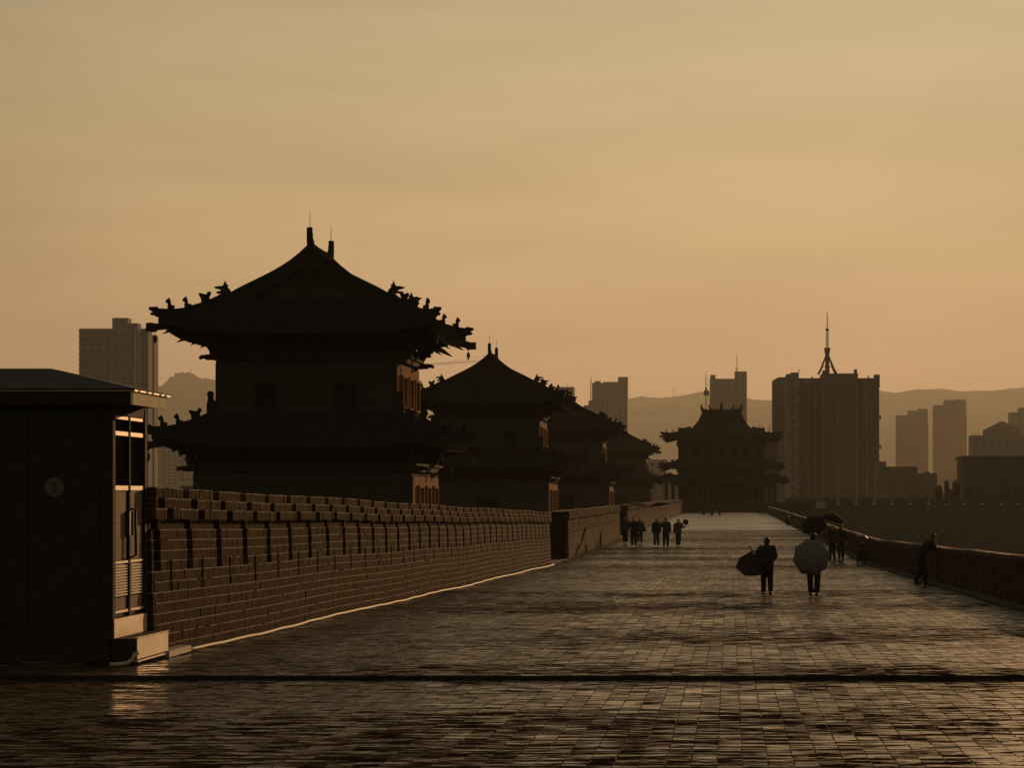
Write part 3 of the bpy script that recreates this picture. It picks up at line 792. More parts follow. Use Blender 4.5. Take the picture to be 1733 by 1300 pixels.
def hip_ridge(parent, sk, top_w=.24, top_h=.30, figs=True, scale=1.0, start=0.0, skip=()):
    for (side, sv, ang) in (('F', -1, R(-45)), ('F', 1, R(45)), ('B', 1, R(225)), ('B', -1, R(135))):
        pts = [sk.pos(side, sv, start + (1.0 - start) * j / 8, top_h * .5) for j in range(9)]
        mb = MB()
        d0 = (pts[-1] - pts[0]); ad_ = Vector((-d0.y, d0.x, 0)).normalized()
        for j, p in enumerate(pts):
            h = top_h * (1.15 - .35 * j / 8) * (1.25 if j < 5 else 1.0)
            for a, b in ((-.5, -.75), (.5, -.75), (.42, .5), (-.42, .5)): mb.v.append(tuple(p + ad_ * (a * top_w) + Vector((0, 0, b * h))))
        for j in range(8):
            for q in range(4): mb.f.append((j * 4 + q, j * 4 + (q + 1) % 4, (j + 1) * 4 + (q + 1) % 4, (j + 1) * 4 + q))
        mb.f += [(3, 2, 1, 0), (32, 33, 34, 35)]
        hr = mb.build('hip_ridge', M['ridge'], parent)
        dirv = Vector((d0.x, d0.y, 0)).normalized(); ang = math.atan2(dirv.x, -dirv.y)
        # two small figures, a bird and the upturned end
        if figs:
            for t, kd in ((.34, 'bird'), (.60, 'fig'), (.84, 'fig')):
                if kd in skip: continue
                p = sk.pos(side, sv, start + (1 - start) * t, top_h * (.98 if kd != 'bird' else 1.02)); put_fig(kd, p, ang, hr, s=scale)
        p = sk.pos(side, sv, 1.0, top_h * .30); put_fig('tip', p + dirv * .04, ang, hr, s=scale)
        # corner beam under the eave with its wind bell
        pa, pb = sk.pos(side, sv, .3, -.56), sk.pos(side, sv, 1.0, -.58)
        mb = MB(); e = pb + dirv * .42 * scale; mb.bar(pa, e, .26 * scale, .30 * scale); mb.bar(e - dirv * .25, e + dirv * .1 + Vector((0, 0, .03)), .32 * scale, .36 * scale)
        mb.build('corner_beam', M['timber'], parent)
        bp_ = pb + dirv * .16 * scale + Vector((0, 0, -.15 * scale))
        mb = MB(); mb.loft([bp_, bp_ + Vector((0, 0, -.14)), bp_ + Vector((0, 0, -.18)), bp_ + Vector((0, 0, -.32)), bp_ + Vector((0, 0, -.38))], [.012, .012, .06, .085, .105], 8)
        mb.bar(bp_ + Vector((0, 0, -.38)), bp_ + Vector((0, 0, -.50)), .02, .09)
        mb.build('wind_bell', M['black'], parent)

def bracket_mesh(depth, height, name, beak=1.0):
    """a bracket set under the eaves: block, stepped arms and two drooping beaks (outward = -y)"""
    mb = MB()
    mb.frustum((0, -.05), (.13, .13), (.21, .21), 0, .20)
    n = 3
    for k in range(n):
        z = .20 + (height - .25) * k / n; w = .30 + .16 * k; y = -depth * (k + 1) / n
        mb.box(-.075, .075, y, .05, z, z + .17); mb.box(-w, w, y * .82 - .06, y * .82 + .06, z + .172, z + .30)
        for sgn in (-1, 1): mb.frustum((sgn * w * .9, y * .82), (.07, .07), (.11, .11), z + .302, z + .42)
    for k in (1, 2):
        y = -depth * (k + .4) / n; z = .18 + (height - .25) * k / n
        mb.extrude([(-.3, .16), (depth * .25 * beak, .12), (depth * .42 * beak, -.10 * beak), (depth * .50 * beak, -.20 * beak), (depth * .36 * beak, -.13 * beak), (depth * .12 * beak, .0), (-.3, .02)], .11, (0, y, z))
    me = mb.mesh(name); me.materials.append(M['timber']); return me
BR_UP = bracket_mesh(1.15, 1.15, 'bracket_set')
BR_LO = bracket_mesh(.85, .85, 'bracket_set', .4)
CB_UP = bracket_mesh(1.55, 1.25, 'corner_bracket')
CB_LO = bracket_mesh(.8, .8, 'corner_bracket', .4)

def window_part(parent, side, hx, hy, u, z0, z1, w, frame_m, wall=.0, lat=True):
    """window on a face of a body with half sizes hx, hy; u along the face"""
    def P(a, n_, z): return {'F': (a, -hy - n_, z), 'R': (hx + n_, a, z), 'L': (-hx - n_, -a, z), 'B': (-a, hy + n_, z)}[side]
    def bx(a0, a1, n0, n1, q0, q1):
        p, q = P(a0, n0, q0), P(a1, n1, q1)
        return MB().box(min(p[0], q[0]), max(p[0], q[0]), min(p[1], q[1]), max(p[1], q[1]), q0, q1)
    win = bx(u - w / 2, u + w / 2, .003, .02, z0, z1).build('window', M['glassdark'], parent)
    f = .11
    for a0, a1, q0, q1 in ((u - w / 2 - f, u - w / 2, z0 - f, z1 + f), (u + w / 2, u + w / 2 + f, z0 - f, z1 + f), (u - w / 2, u + w / 2, z1, z1 + f)):
        bx(a0, a1, .003, .16, q0, q1).build('frame', frame_m, win)
    bx(u - w / 2, u + w / 2, .003, .19, z0 - f, z0).build('sill', frame_m, win)
    if lat:
        for k in (1, 2):
            a = u - w / 2 + w * k / 3; bx(a - .025, a + .025, .021, .06, z0, z1).build('mullion', M['timber'], win)
    return win

def make_tower(label):
    T = empty('watch_tower', (0, 0, 0))
    tag(T, label, 'tower', 'watch towers standing in a row along the rampart')
    AX, AY, BX_, BY = 4.75, 4.35, 3.95, 3.55
    up = Skirt(3.62, 2.95, 5.78, 5.62, 11.78, 10.42, .46, .14)
    lo = Skirt(BX_ + .02, BY + .02, 6.02, 5.80, 6.55, 5.46, .36, .14)
    # storeys
    MB().box(-AX - .35, AX + .35, -AY - .35, AY + .35, -.02, .42).build('plinth', M['rampart'], T)
    MB().box(-AX, AX, -AY, AY, .42, 4.30).build('lower_storey', M['towerbrick'], T)
    MB().box(-AX + .25, AX - .25, -AY + .25, AY - .25, 4.301, 5.6).build('lower_frieze', M['timber'], T)
    MB().box(-BX_, BX_, -BY, BY, 5.2, 9.20).build('upper_storey', M['towerbrick'], T)
    MB().box(-BX_ + .22, BX_ - .22, -BY + .22, BY - .22, 9.201, 11.3).build('upper_frieze', M['timber'], T)
    # beams round the head of each storey, ends running past the corners
    for (hx, hy, z) in ((AX, AY, 4.05), (BX_, BY, 8.95)):
        for sgn in (-1, 1):
            MB().box(-hx - .42, hx + .42, sgn * hy - .16, sgn * hy + .16, z + .12, z + .36).build('tie_beam', M['timber'], T)
            MB().box(sgn * hx - .158, sgn * hx + .158, -hy - .42, hy + .42, z + .118, z + .358).build('tie_beam', M['timber'], T)
            MB().box(-hx - .20, hx + .20, sgn * hy - .24, sgn * hy + .24, z + .362, z + .47).build('plate', M['timber'], T)
            MB().box(sgn * hx - .238, sgn * hx + .238, -hy - .20, hy + .20, z + .364, z + .472).build('plate', M['timber'], T)
            for sg2 in (-1, 1):
                mb = MB(); mb.extrude([(0, 0), (.25, -.02), (.34, -.12), (.30, -.22), (.15, -.17), (0, -.22)], .16, (sgn * (hx + .40), sg2 * (hy - .0), z + .352), (sgn, 0, 0))
                mb.build('beam_end', M['timber'], T)
    # sunlit side fronts: painted boards between brick corners, three tall windows each
    for side in 'RL':
        for (hx, hy, za, zb, wz0, wz1) in ((AX, AY, .45, 3.95, 1.0, 3.45), (BX_, BY, 6.72, 8.92, 7.05, 8.35)):
            sg = 1 if side == 'R' else -1
            x0, x1 = sorted((sg * (hx + .002), sg * (hx + .05)))
            MB().box(x0, x1, -hy + .12, hy - .12, za, zb).build('side_front', M['redwood'], T)
            for u in (-hy * .56, 0, hy * .56): window_part(T, side, hx + .05, hy, u, wz0, wz1, 1.15, M['redwood'])
    # camera side and back: brick with small windows
    for side in 'FB':
        for u in (-1.72, 1.72): window_part(T, side, BX_, BY, u, 7.0, 8.0, .86, M['timber'])
        window_part(T, side, AX, AY, 0, .5, 2.9, 1.5, M['timber'])
    # bracket sets
    for (hx, hy, z, me, n) in ((AX, AY, 4.52, BR_LO, 6), (BX_, BY, 9.42, BR_UP, 5)):
        for side, L, dist, ang in (('F', hx, hy, 0), ('R', hy, hx, 90), ('B', hx, hy, 180), ('L', hy, hx, 270)):
            for k in range(n):
                u = -L + 2 * L * k / (n - 1)
                o = bpy.data.objects.new('bracket_set', me); COL.objects.link(o); o.parent = T
                a = R(ang); o.location = (u * math.cos(a) + dist * math.sin(a), u * math.sin(a) - dist * math.cos(a), z); o.rotation_euler = (0, 0, a)
        for (sx_, sy_, ang) in ((-1, -1, -45), (1, -1, 45), (1, 1, 135), (-1, 1, 225)):
            o = bpy.data.objects.new('corner_bracket', CB_UP if me is BR_UP else CB_LO); COL.objects.link(o); o.parent = T
            o.location = (sx_ * hx, sy_ * hy, z + .002); o.rotation_euler = (0, 0, R(ang)); o.scale = (1.02, 1.32, 1.01)
    # roofs
    for nm, sk, thk in (('upper_roof', up, .34), ('lower_roof', lo, .28)):
        rf = sk.slab(thk).build(nm, M['tile'], T)
        tag(sk.rafters(.30, thk).build('rafters', M['timber'], rf), kind='stuff')
        for side in 'FRL':
            for mb in sk.rows(side, .36): mb.build('tile_row', M['tile'], rf)
        mb = MB()
        for q in sk.rows('B', .36): mb.add(q.v, q.f)
        tag(mb.build('rear_tiles', M['tile'], rf), kind='stuff')
        hip_ridge(rf, sk)
        # purlins under the eaves
        for t_, dz in ((.62, -thk - .18), (.36, -thk - .20)):
            for side in 'FBRL':
                mb = MB(); pts = [sk.pos(side, -.98 + 1.96 * i / 12, t_, dz) for i in range(13)]; mb.loft(pts, [.10] * 13, 8, ref=(0, 0, 1)); mb.build('purlin', M['timber'], rf, smooth=True)
        if nm == 'lower_roof':
            for sgn in (-1, 1):
                MB().box(-BX_ - .2, BX_ + .2, sgn * (BY + .13) - .12, sgn * (BY + .13) + .12, 6.42, 6.80).build('wall_ridge', M['ridge'], rf)
                MB().box(sgn * (BX_ + .13) - .118, sgn * (BX_ + .13) + .118, -BY - .2, BY + .2, 6.42, 6.798).build('wall_ridge', M['ridge'], rf)
                for sg2 in (-1, 1): put_fig('small', (sgn * (BX_ + .16), sg2 * (BY + .16), 6.80), math.atan2(sgn, -sg2), rf, s=1.12)
        else:
            # gabled upper part: concave slopes either side of the ridge
            gz_ = lambda x: 11.80 + 2.25 * (1 - x / 3.62) ** 1.0 * (1 - .34 * (x / 3.62) * (1 - (x / 3.62)) * 2.0) if x < 3.62 else 11.80
            RL = 2.55; K = 10
            mb = MB()
            for sgn in (-1, 1):
                k0 = len(mb.v)
                for dz in (0, -.14):
                    for j in range(K + 1):
                        x = 3.70 * j / K; z = gz_(min(x, 3.62)) - max(0, x - 3.62) * .5 + dz
                        mb.v += [(sgn * x, -RL - .42, z), (sgn * x, RL + .42, z)]
                m_ = 2 * (K + 1)
                for j in range(K):
                    a = k0 + 2 * j
                    mb.f.append((a, a + 1, a + 3, a + 2)); mb.f.append((a + m_, a + m_ + 2, a + m_ + 3, a + m_ + 1))
                    for e in (0, 1): mb.f.append((a + e, a + 2 + e, a + m_ + 2 + e, a + m_ + e))
            mb.build('gable_slope', M['tile'], rf)
            for sgn in (-1, 1):
                n = int((RL + .3) / .36)
                for i in range(-n, n + 1):
                    mb = MB()
                    for j in range(K + 1):
                        x = 3.66 * j / K; z = gz_(min(x, 3.62))
                        for a, b in ((-1, -.3), (-.75, .55), (0, 1), (.75, .55), (1, -.3)): mb.v.append((sgn * x, i * .36 + a * .085, z + b * .085))
                    for j in range(K):
                        for q in range(4): mb.f.append((j * 5 + q, (j + 1) * 5 + q, (j + 1) * 5 + q + 1, j * 5 + q + 1))
                    mb.build('tile_row', M['tile'], rf)
            # gable wall, boards and pendant
            for sgn in (-1, 1):
                yv = sgn * (RL + .05)
                mb = MB(); pr = [(-3.4, 11.5)] + [(x, gz_(abs(x)) - .16) for x in np.linspace(-3.4, 3.4, 15)] + [(3.4, 11.5)]
                mb.extrude(pr, .2, (0, yv, 0), (1, 0, 0)); mb.build('gable_wall', M['towerbrick'], rf)
                for sg2 in (-1, 1):
                    pts = [(sg2 * x, gz_(x)) for x in np.linspace(.02, 3.62, 10)]
                    mb = MB(); mb.extrude([(a, b - .05) for a, b in pts] + [(a, b - .52) for a, b in pts[::-1]], .07, (0, sgn * (RL + .38), 0), (1, 0, 0)); mb.build('barge_board', M['timber'], rf)
                    # gable ridge with its beast at the foot
                    mb = MB()
                    for j, (a, b) in enumerate(pts):
                        for p_, q_ in ((-.13, -.06), (.13, -.06), (.11, .22), (-.11, .22)): mb.v.append((a, sgn * (RL + .20) + p_, b + q_))
                    for j in range(9):
                        for q in range(4): mb.f.append((j * 4 + q, j * 4 + (q + 1) % 4, (j + 1) * 4 + (q + 1) % 4, (j + 1) * 4 + q))
                    mb.f += [(0, 1, 2, 3), (39, 38, 37, 36)]
                    gr = mb.build('gable_ridge', M['ridge'], rf)
                    put_fig('dragon', (sg2 * 3.60, sgn * (RL + .20), gz_(3.6) + .14), R(90) * sg2, gr)
                mb = MB(); mb.extrude([(-.12, 0), (.12, 0), (.34, -.35), (.20, -.62), (.30, -.85), (0, -1.25), (-.30, -.85), (-.20, -.62), (-.34, -.35)], .05, (0, sgn * (RL + .46), 13.55), (1, 0, 0)); mb.build('gable_pendant', M['timber'], rf)
                # ridge end ornament and lightning rod
                chi = put_fig('chi', (0, sgn * (RL - .02), 14.16), 0 if sgn < 0 else R(180), rf, s=.94)
                mb = MB(); mb.loft([(0, sgn * (RL + .06), 14.9), (0, sgn * (RL + .06), 15.72)], [.016, .008], 6); mb.build('lightning_rod', M['black'], rf)
            mb = MB()
            for j in range(9):
                y = -RL + 2 * RL * j / 8; z = 14.03 + .05 * (2 * j / 8 - 1) ** 2
                for a, b in ((-.17, -.2), (.17, -.2), (.12, .24), (-.12, .24)): mb.v.append((a, y, z + b))
            for j in range(8):
                for q in range(4): mb.f.append((j * 4 + q, j * 4 + (q + 1) % 4, (j + 1) * 4 + (q + 1) % 4, (j + 1) * 4 + q))
            mb.f += [(3, 2, 1, 0), (32, 33, 34, 35)]
            mb.build('main_ridge', M['ridge'], rf)
    return T

T1 = make_tower('nearest and largest two-storey tower with curved tiled roofs, behind the booth and brick wall')
T1.location = (TOWERS[0][0], TOWERS[0][1], 0)
for (tx, ty), lb in zip(TOWERS[1:], ('second tower from the viewer, its gable and ridge clear against the sky', 'third tower in the row, half hidden behind the second', 'farthest tower of the row, just left of the gate tower')):
    c = copy_tree(T1); c.location = (tx, ty, 0); c['label'] = lb

# ------------------------------------------------------------------ gate tower at the end of the walk
GD = 440.0
def make_gate():
    s = GD / F
    G = empty('gate_tower', (at(1221, 860, GD).x, GD, 0)); tag(G, 'broad gate tower with three tiers of eaves closing the far end of the walk', 'tower')
    hz = lambda y: CZ + (HY - y) * s
    bw = 72 * s
    # the ridge runs left to right: roofs are built with it along y, then turned
    def turn(mb):
        mb.v = [(-y, x, z) for x, y, z in mb.v]; return mb
    D = 7.2                         # half depth of the body
    top = Skirt(4.4, 53 * s, D + 2.3, 94 * s, hz(729), hz(746), 1.1, .5)
    mid = Skirt(D + .05, bw + .05, D + 2.4, 98 * s, hz(782), hz(794), .8, .4)
    low = Skirt(D + 1.0, bw + 1.6, D + 4.2, 106 * s, hz(804), hz(817), .7, .4)
    MB().box(-bw, bw, -D, D, -.5, hz(726)).build('body', M['towerbrick'], G)
    for k in range(7):
        u = -bw + 2 * bw * (k + .5) / 7
        for za, zb in ((hz(778), hz(757)), (hz(856), hz(826))): MB().box(u - .62, u + .62, -D - .12, -D - .003, za, zb).build('window', M['glassdark'], G)
    for x in (1130, 1141.5, 1160, 1180, 1200, 1221, 1242, 1262, 1282, 1300.5, 1309):
        p = at(x, 850, GD).x - G.location.x
        MB().loft([(p, -D - 2.4, -.5), (p, -D - 2.4, hz(817))], [.36, .33], 10).build('column', M['timber'], G, smooth=True)
    MB().box(-bw - 1.4, bw + 1.4, -D - 2.6, D + 2.6, hz(822), hz(818)).build('gallery_beam', M['timber'], G)
    MB().box(-bw - .3, bw + .3, -D - .5, D + .5, hz(800), hz(794)).build('frieze', M['timber'], G)
    MB().box(-bw - .3, bw + .3, -D - .5, D + .5, hz(756), hz(749)).build('frieze', M['timber'], G)
    for nm, sk in (('top_roof', top), ('middle_roof', mid), ('lower_roof', low)):
        rf = turn(sk.slab(.35)).build(nm, M['tile'], G)
        tag(turn(sk.rafters(.55, .35)).build('rafters', M['timber'], rf), kind='stuff')
        mb = MB()
        for side in 'FBRL':
            for q in sk.rows(side, .55, .12): mb.add(q.v, q.f)
        tag(turn(mb).build('tile_rows', M['tile'], rf), kind='stuff')
        n0 = set(bpy.data.objects)
        hip_ridge(rf, sk, .35, .38, True, 1.1)
        for o in set(bpy.data.objects) - n0:
            if o.parent == rf:
                o.data.transform(Matrix.Rotation(R(90), 4, 'Z'))
                for c in o.children: c.location = (-c.location.y, c.location.x, c.location.z); c.rotation_euler.z += R(90)
    rf = bpy.data.objects['top_roof']
    zr, zb = hz(697), hz(730)
    gx, RLn = 4.4, 33 * s
    mb = MB(); K = 14
    pr = [(gx * j / K, zb + (zr - zb) * (1 - j / K) ** 1.45) for j in range(K + 1)]
    # the ridge is shorter than the foot of the slopes, so the ends rake inwards
    prof_ = [(-a, b) for a, b in pr[::-1]] + pr[1:]
    n = len(prof_)
    for i, (a, b) in enumerate(prof_):
        ext = RLn + (54 * s - RLn) * (1 - (b - zb) / (zr - zb)) ** 1.6
        mb.v += [(-ext, a, b), (ext, a, b)]
    for i in range(n - 1): mb.f.append((2 * i, 2 * i + 2, 2 * i + 3, 2 * i + 1))
    mb.f += [tuple(2 * i for i in range(n))[::-1], tuple(2 * i + 1 for i in range(n)), (0, 1, 2 * n - 1, 2 * n - 2)]
    mb.build('gable_roof', M['tile'], rf)
    MB().box(-RLn, RLn, -.3, .3, zr - .3, zr + .45).build('main_ridge', M['ridge'], rf)
    for sgn in (-1, 1):
        put_fig('chi', (sgn * (RLn - .1), -.1, zr + .2), R(90) * sgn, rf, s=1.35)
        put_fig('fig', (sgn * (RLn - 1.55), 0, zr + .45), R(90) * sgn, rf, s=2.0)
        for sy_ in (-1, 1): put_fig('dragon', (sgn * 52 * s, sy_ * 4.3, zb + .1), R(90) * sgn, rf, s=1.4)
    mb = MB(); mb.loft([(0, 0, zr + .4), (0, 0, zr + .7), (0, 0, zr + 1.0), (0, 0, zr + 1.35), (0, 0, zr + 1.9)], [.45, .35, .22, .26, .05], 8); mb.build('ridge_finial', M['ridge'], rf)
    return G
GATE = make_gate()

# far cross wall and the crenellated stretch running off to the right
cw = Thing('cross_wall', (1, 394, 0), 'low wall crossing the far end of the walk before the gate tower', 'wall')
pa, pb = at(1075, 850, 394), at(1372, 850, 394)
cw.part('wall', MB().box(pa.x, pb.x, 394, 395, -12, CZ - 13.5 * 394 / F - .25), M['parapet'])
k = 0; x = pa.x
while x < pb.x - .1:
    x1 = min(x + 2.4, pb.x); cw.part('coping_stone', MB().box(x + .01, x1 - .01, 393.85, 395.15, CZ - 13.5 * 394 / F - .248, CZ - 13.5 * 394 / F), M['coping']); x = x1
nw = Thing('crenellated_wall', (80, 404, -12), 'distant dark city wall with battlements stretching away to the right', 'wall')
ztop = CZ - 16.5 * 404 / F
nw.part('wall', MB().box(8.5, 240, 404, 414, -12, ztop), M['rampart'])
x = 10.0
while x < 130:
    nw.part('merlon', MB().box(x, x + 2.62, 404, 404.6, ztop + .002, ztop + 1.12), M['rampart']); x += 3.26
eb = Thing('equipment_box', tuple(at(1389, 860, 400)), 'small pale grey box on the far wall above the black umbrellas', 'box')
mb = MB(); p, q = at(1380.5, 849, 403.2), at(1398, 861, 403.2); mb.box(p.x, q.x, 402.6, 403.3, q.z, p.z); eb.part('case', mb, M['cream'])
eb.part('lid', MB().box(p.x - .06, q.x + .06, 402.5, 403.4, p.z + .002, p.z + .09), M['concrete'])
eb.part('bracket', MB().box(p.x + .2, q.x - .2, 403.3, 404, q.z + .1, q.z + .25), M['black'])

# ------------------------------------------------------------------ the city beyond
GZ = -12.0
class Building(Thing):
    def __init__(s, name, x, d, label, cat='building', group=None):
        p = at(x, HY, d); super().__init__(name, (p.x, d, GZ), label, cat, group); s.d = d
    def block(s, name, x0, x1, ytop, m, depth=16, back=0.0, zb=GZ, ybot=None):
        d = s.d + back
        p, q = at(x0, ytop, d), at(x1, ytop, d)
        z0_ = at(x0, ybot, d).z if ybot is not None else zb
        s.part(name, MB().box(p.x, q.x, d, d + depth, z0_, p.z), m)
        return p.x, q.x, d, p.z
    def windows(s, box, cw=3.4, fh=3.0, w=1.5, h=1.5, zlow=2, top=2.0, m=None, proud=.12, sill=True):
        x0, x1, d, zt = box
        mb = MB(); n = max(1, int((x1 - x0 - 1) / cw)); st = (x1 - x0) / n
        z = zt - top - h
        while z > zlow:
            for i in range(n):
                xc = x0 + st * (i + .5); mb.box(xc - w / 2, xc + w / 2, d - proud, d - .01, z, z + h)
            z -= fh
        s.part('window_grid', mb, m or M['farwin'], kind='stuff')
    def bands(s, box, fh=3.0, m=None, top=1.2, zlow=0, deep=.5, h=.9, inset=.0):
        x0, x1, d, zt = box
        mb = MB(); z = zt - top
        while z > zlow: mb.box(x0 + inset, x1 - inset, d - deep, d - .012, z - h, z); z -= fh
        s.part('balcony_bands', mb, m or M['concrete'], kind='stuff')

def mast(b, x, y0, y1, d, r=.25, name='mast', cross=()):
    p, q = at(x, y0, d), at(x, y1, d)
    mb = MB(); mb.loft([p, q], [r, r * .5], 6)
    for (yy, w) in cross: c = at(x, yy, d); mb.bar(c - Vector((w, 0, 0)), c + Vector((w, 0, 0)), r * .8, r * .8)
    return b.part(name, mb, M['black'])

# 1 tall slab above the booth
b = Building('apartment_block', 200, 1250, 'tall hazy apartment block rising behind the booth roof')
bx = b.block('front_wing', 134, 229, 556, M['concrete'], 14); b.windows(bx, 4.2, 3.1, 2.2, 1.5); b.bands((bx[0], bx[0] + 16, bx[2], bx[3]), 3.1, deep=.9)
bx = b.block('stair_tower', 190, 216, 538, M['concrete'], 8, 2); b.block('plant_room', 214, 233, 547, M['concrete'], 8, 3)
bx = b.block('middle_wing', 228, 251, 556, M['concrete'], 9, 15); b.windows(bx, 3.4, 3.1)
bx = b.block('rear_wing', 246, 261, 567, M['concrete'], 9, 26); b.windows(bx, 3.4, 3.1)
# 2 lower slabs seen under the eaves
b = Building('apartment_block', 285, 2000, 'pale slab block seen low between booth and nearest tower')
bx = b.block('slab', 236, 300, 742, M['cream'], 14); b.windows(bx, 4.5, 3.1, 1.8)
bx = b.block('wing', 296, 420, 752, M['cream'], 12, 6); b.windows(bx, 4.5, 3.1, 1.8)
for xx in (264, 290): b.block('pilaster', xx, xx + 2.5, 744, M['cream'], 1.2, -1.25)
# 3 sunlit low roof
b = Building('roof_pavilion', 318, 240, 'small low roof with sunlit edge just above the near brick wall')
bx = b.block('wall', 305, 345, 823, M['concrete'], 4, .3); b.block('roof_slab', 302, 348, 815, M['fascia'], 5, 0, ybot=820.5)
# side edge of the slab faces the sun; a lamp stands on it
p = at(311, 815, 240); b.part('roof_vent', MB().loft([p, p + Vector((0, 0, .18)), p + Vector((0, 0, .28))], [.09, .13, .03], 8), M['metal'])
# 4 small blocks between the towers
b = Building('apartment_block', 700, 1700, 'slim hazy block showing in the gap between the first two towers')
bx = b.block('block', 684, 711, 645, M['concrete'], 12); b.windows(bx, 3.6, 3.1); b.block('plant_room', 694, 706, 640, M['concrete'], 6, 3)
b = Building('apartment_block', 950, 1800, 'hazy flat-topped block peeping out right of the second tower roof')
bx = b.block('block', 925, 971, 655, M['concrete'], 14); b.windows(bx, 3.6, 3.1)
# 5 block left of centre
b = Building('apartment_block', 1030, 2000, 'hazy tower block with taller right corner and mast, left of the gate tower')
bx = b.block('main', 1002, 1046, 648, M['concrete'], 16); b.windows(bx, 3.5, 3.1)
bx = b.block('corner', 1045.8, 1062, 638, M['concrete'], 15, .5); b.windows(bx, 3.5, 3.1)
b.block('plant_room', 1006.5, 1016, 645, M['concrete'], 7, 3); b.block('parapet', 1021, 1046, 646.5, M['concrete'], 12, 2)
b.block('wing', 996, 1003, 678, M['concrete'], 12, 2); b.block('wing', 988, 998, 686, M['concrete'], 12, 4)
mast(b, 1000, 690, 638, 2000, .5, cross=[(y, .7) for y in range(644, 690, 5)])
b = Building('office_block', 1125, 1200, 'low pale block between farthest tower and gate tower'); bx = b.block('block', 1096, 1128, 778, M['cream'], 14); b.windows(bx, 3.6, 3.1)
bx = b.block('wing', 1100, 1160, 806, M['concrete'], 12, -6); b.windows(bx, 3.6, 3.1)
# 6 block behind the gate tower
b = Building('apartment_block', 1232, 1800, 'ribbed tower block with antenna standing right behind the gate tower')
bx = b.block('main', 1201, 1244, 641, M['concrete'], 16)
for k in range(9): b.block('rib', 1204 + k * 4.4, 1205.6 + k * 4.4, 643, M['cream'], .8, -.85)
bx2 = b.block('corner', 1243, 1264, 628.5, M['concrete'], 15, .5); b.windows(bx2, 3.5, 3.1); b.block('plant_room', 1202, 1211, 634.5, M['concrete'], 6, 2)
mast(b, 1247, 629, 598, 1802, .28, 'antenna', cross=[(606, .5), (612, .5)])
p = at(1247, 624, 1802)
mb = MB()
for sgn in (-1, 1): mb.bar(p + Vector((0, 0, -1.6)), p + Vector((sgn * 1.7, 0, 1.0)), .25, .25); mb.bar(p + Vector((0, 0, .2)), p + Vector((sgn * 1.7, 0, 1.0)), .2, .2)
b.part('antenna_dish', mb, M['black'])
# construction hoist beside it
b = Building('construction_hoist', 1195, 1330, 'thin hoist mast with a boxy cabin against the hills above the gate tower', 'hoist')
mb = MB(); pa, pb = at(1195, 840, 1330), at(1195, 633, 1330)
for dx in (-.5, .5): mb.bar((pa.x + dx, 1330, GZ), (pb.x + dx, 1330, pb.z), .22, .22)
z = GZ
while z < pb.z - 2:
    mb.bar((pa.x - .5, 1330, z), (pa.x + .5, 1330, z + 1.6), .14, .14); z += 1.6
b.part('mast', mb, M['black']); b.block('cabin', 1191, 1200, 661, M['concdark'], 2.5, -1.2, ybot=669); b.block('counterweight', 1193.3, 1196.6, 656, M['concdark'], 1.5, -1, ybot=661)
# 7 the dark block with the spire
D7 = 900
b = Building('spired_tower', 1412, D7, 'big dark high-rise crowned with a tall spire on splayed legs', 'high-rise')
b1 = b.block('left_bay', 1347, 1393, 640, M['concdark'], 20, 3); b2 = b.block('right_bay', 1449, 1488, 640, M['concdark'], 20, 3)
bx = b.block('centre', 1391, 1452, 632, M['concdark'], 24, 0); b.block('base', 1344, 1489, 790, M['concdark'], 24, 1)
for xx in (1366, 1378, 1391.5, 1416, 1449, 1466): b.block('pilaster', xx, xx + 2.6, 646, M['concrete'], 1.4, -1.45)
mb = MB()
for (p0, p1, dd) in ((1394, 1414, D7), (1420, 1447, D7), (1349, 1364, D7 + 3), (1368, 1377, D7 + 3), (1381, 1390, D7 + 3), (1453, 1464, D7 + 3), (1470, 1486, D7 + 3)):
    q0, q1 = at(p0, 0, dd).x, at(p1, 0, dd).x; z = at(0, 652, dd).z
    while z > GZ + 6:
        mb.box(q0 + .3, q1 - .3, dd - .25, dd - .02, z - 1.7, z); z -= 3.3
b.part('window_bands', mb, M['farwin'], kind='stuff')
b.block('parapet_corner', 1480, 1489, 634, M['concdark'], 6, 2, ybot=656); b.block('parapet_corner', 1445.5, 1450.5, 625, M['concdark'], 3, 1, ybot=640); b.block('parapet_corner', 1392, 1396, 627, M['concdark'], 3, 1, ybot=640)
b.block('parapet_stub', 1468.5, 1470.5, 636, M['concdark'], 1, 3); b.block('parapet_stub', 1373.5, 1375.5, 637, M['concdark'], 1, 3); b.block('roof_room', 1358, 1371, 643, M['concrete'], 8, 1, ybot=651)
c = at(1400, 632, D7 + 12)
spx = lambda y: at(1400, y, D7 + 12).z
sp_ = b.part('spire', MB().loft([(c.x, D7 + 12, spx(z_)) for z_ in (640, 603, 598, 591, 589, 588.5)], [1.05, .75, .95, 1.25, 1.25, .7], 12), M['concdark'], smooth=False)
for sx_, sy_ in ((-1, -1), (1, -1), (1, 1), (-1, 1)):
    pts = [(c.x + sx_ * (14.0 - i * 3.1) * .237 * (1.0 if i else 1.08), D7 + 12 + sy_ * (14.0 - i * 3.1) * .237, spx(633 - i * 8.0)) for i in range(5)]
    b.part('spire_leg', MB().loft(pts, [.42, .40, .36, .34, .32], 6), M['concdark'], sp_)
b.part('leg_tie', MB().box(c.x - 2.0, c.x + 2.0, D7 + 10, D7 + 10.3, spx(621.6), spx(620.4)), M['concdark'], sp_)
mb = MB()
for dx in (-.42, 0, .42): mb.loft([(c.x + dx, D7 + 12, spx(588.6)), (c.x + dx, D7 + 12, spx(562))], [.13, .13], 6)
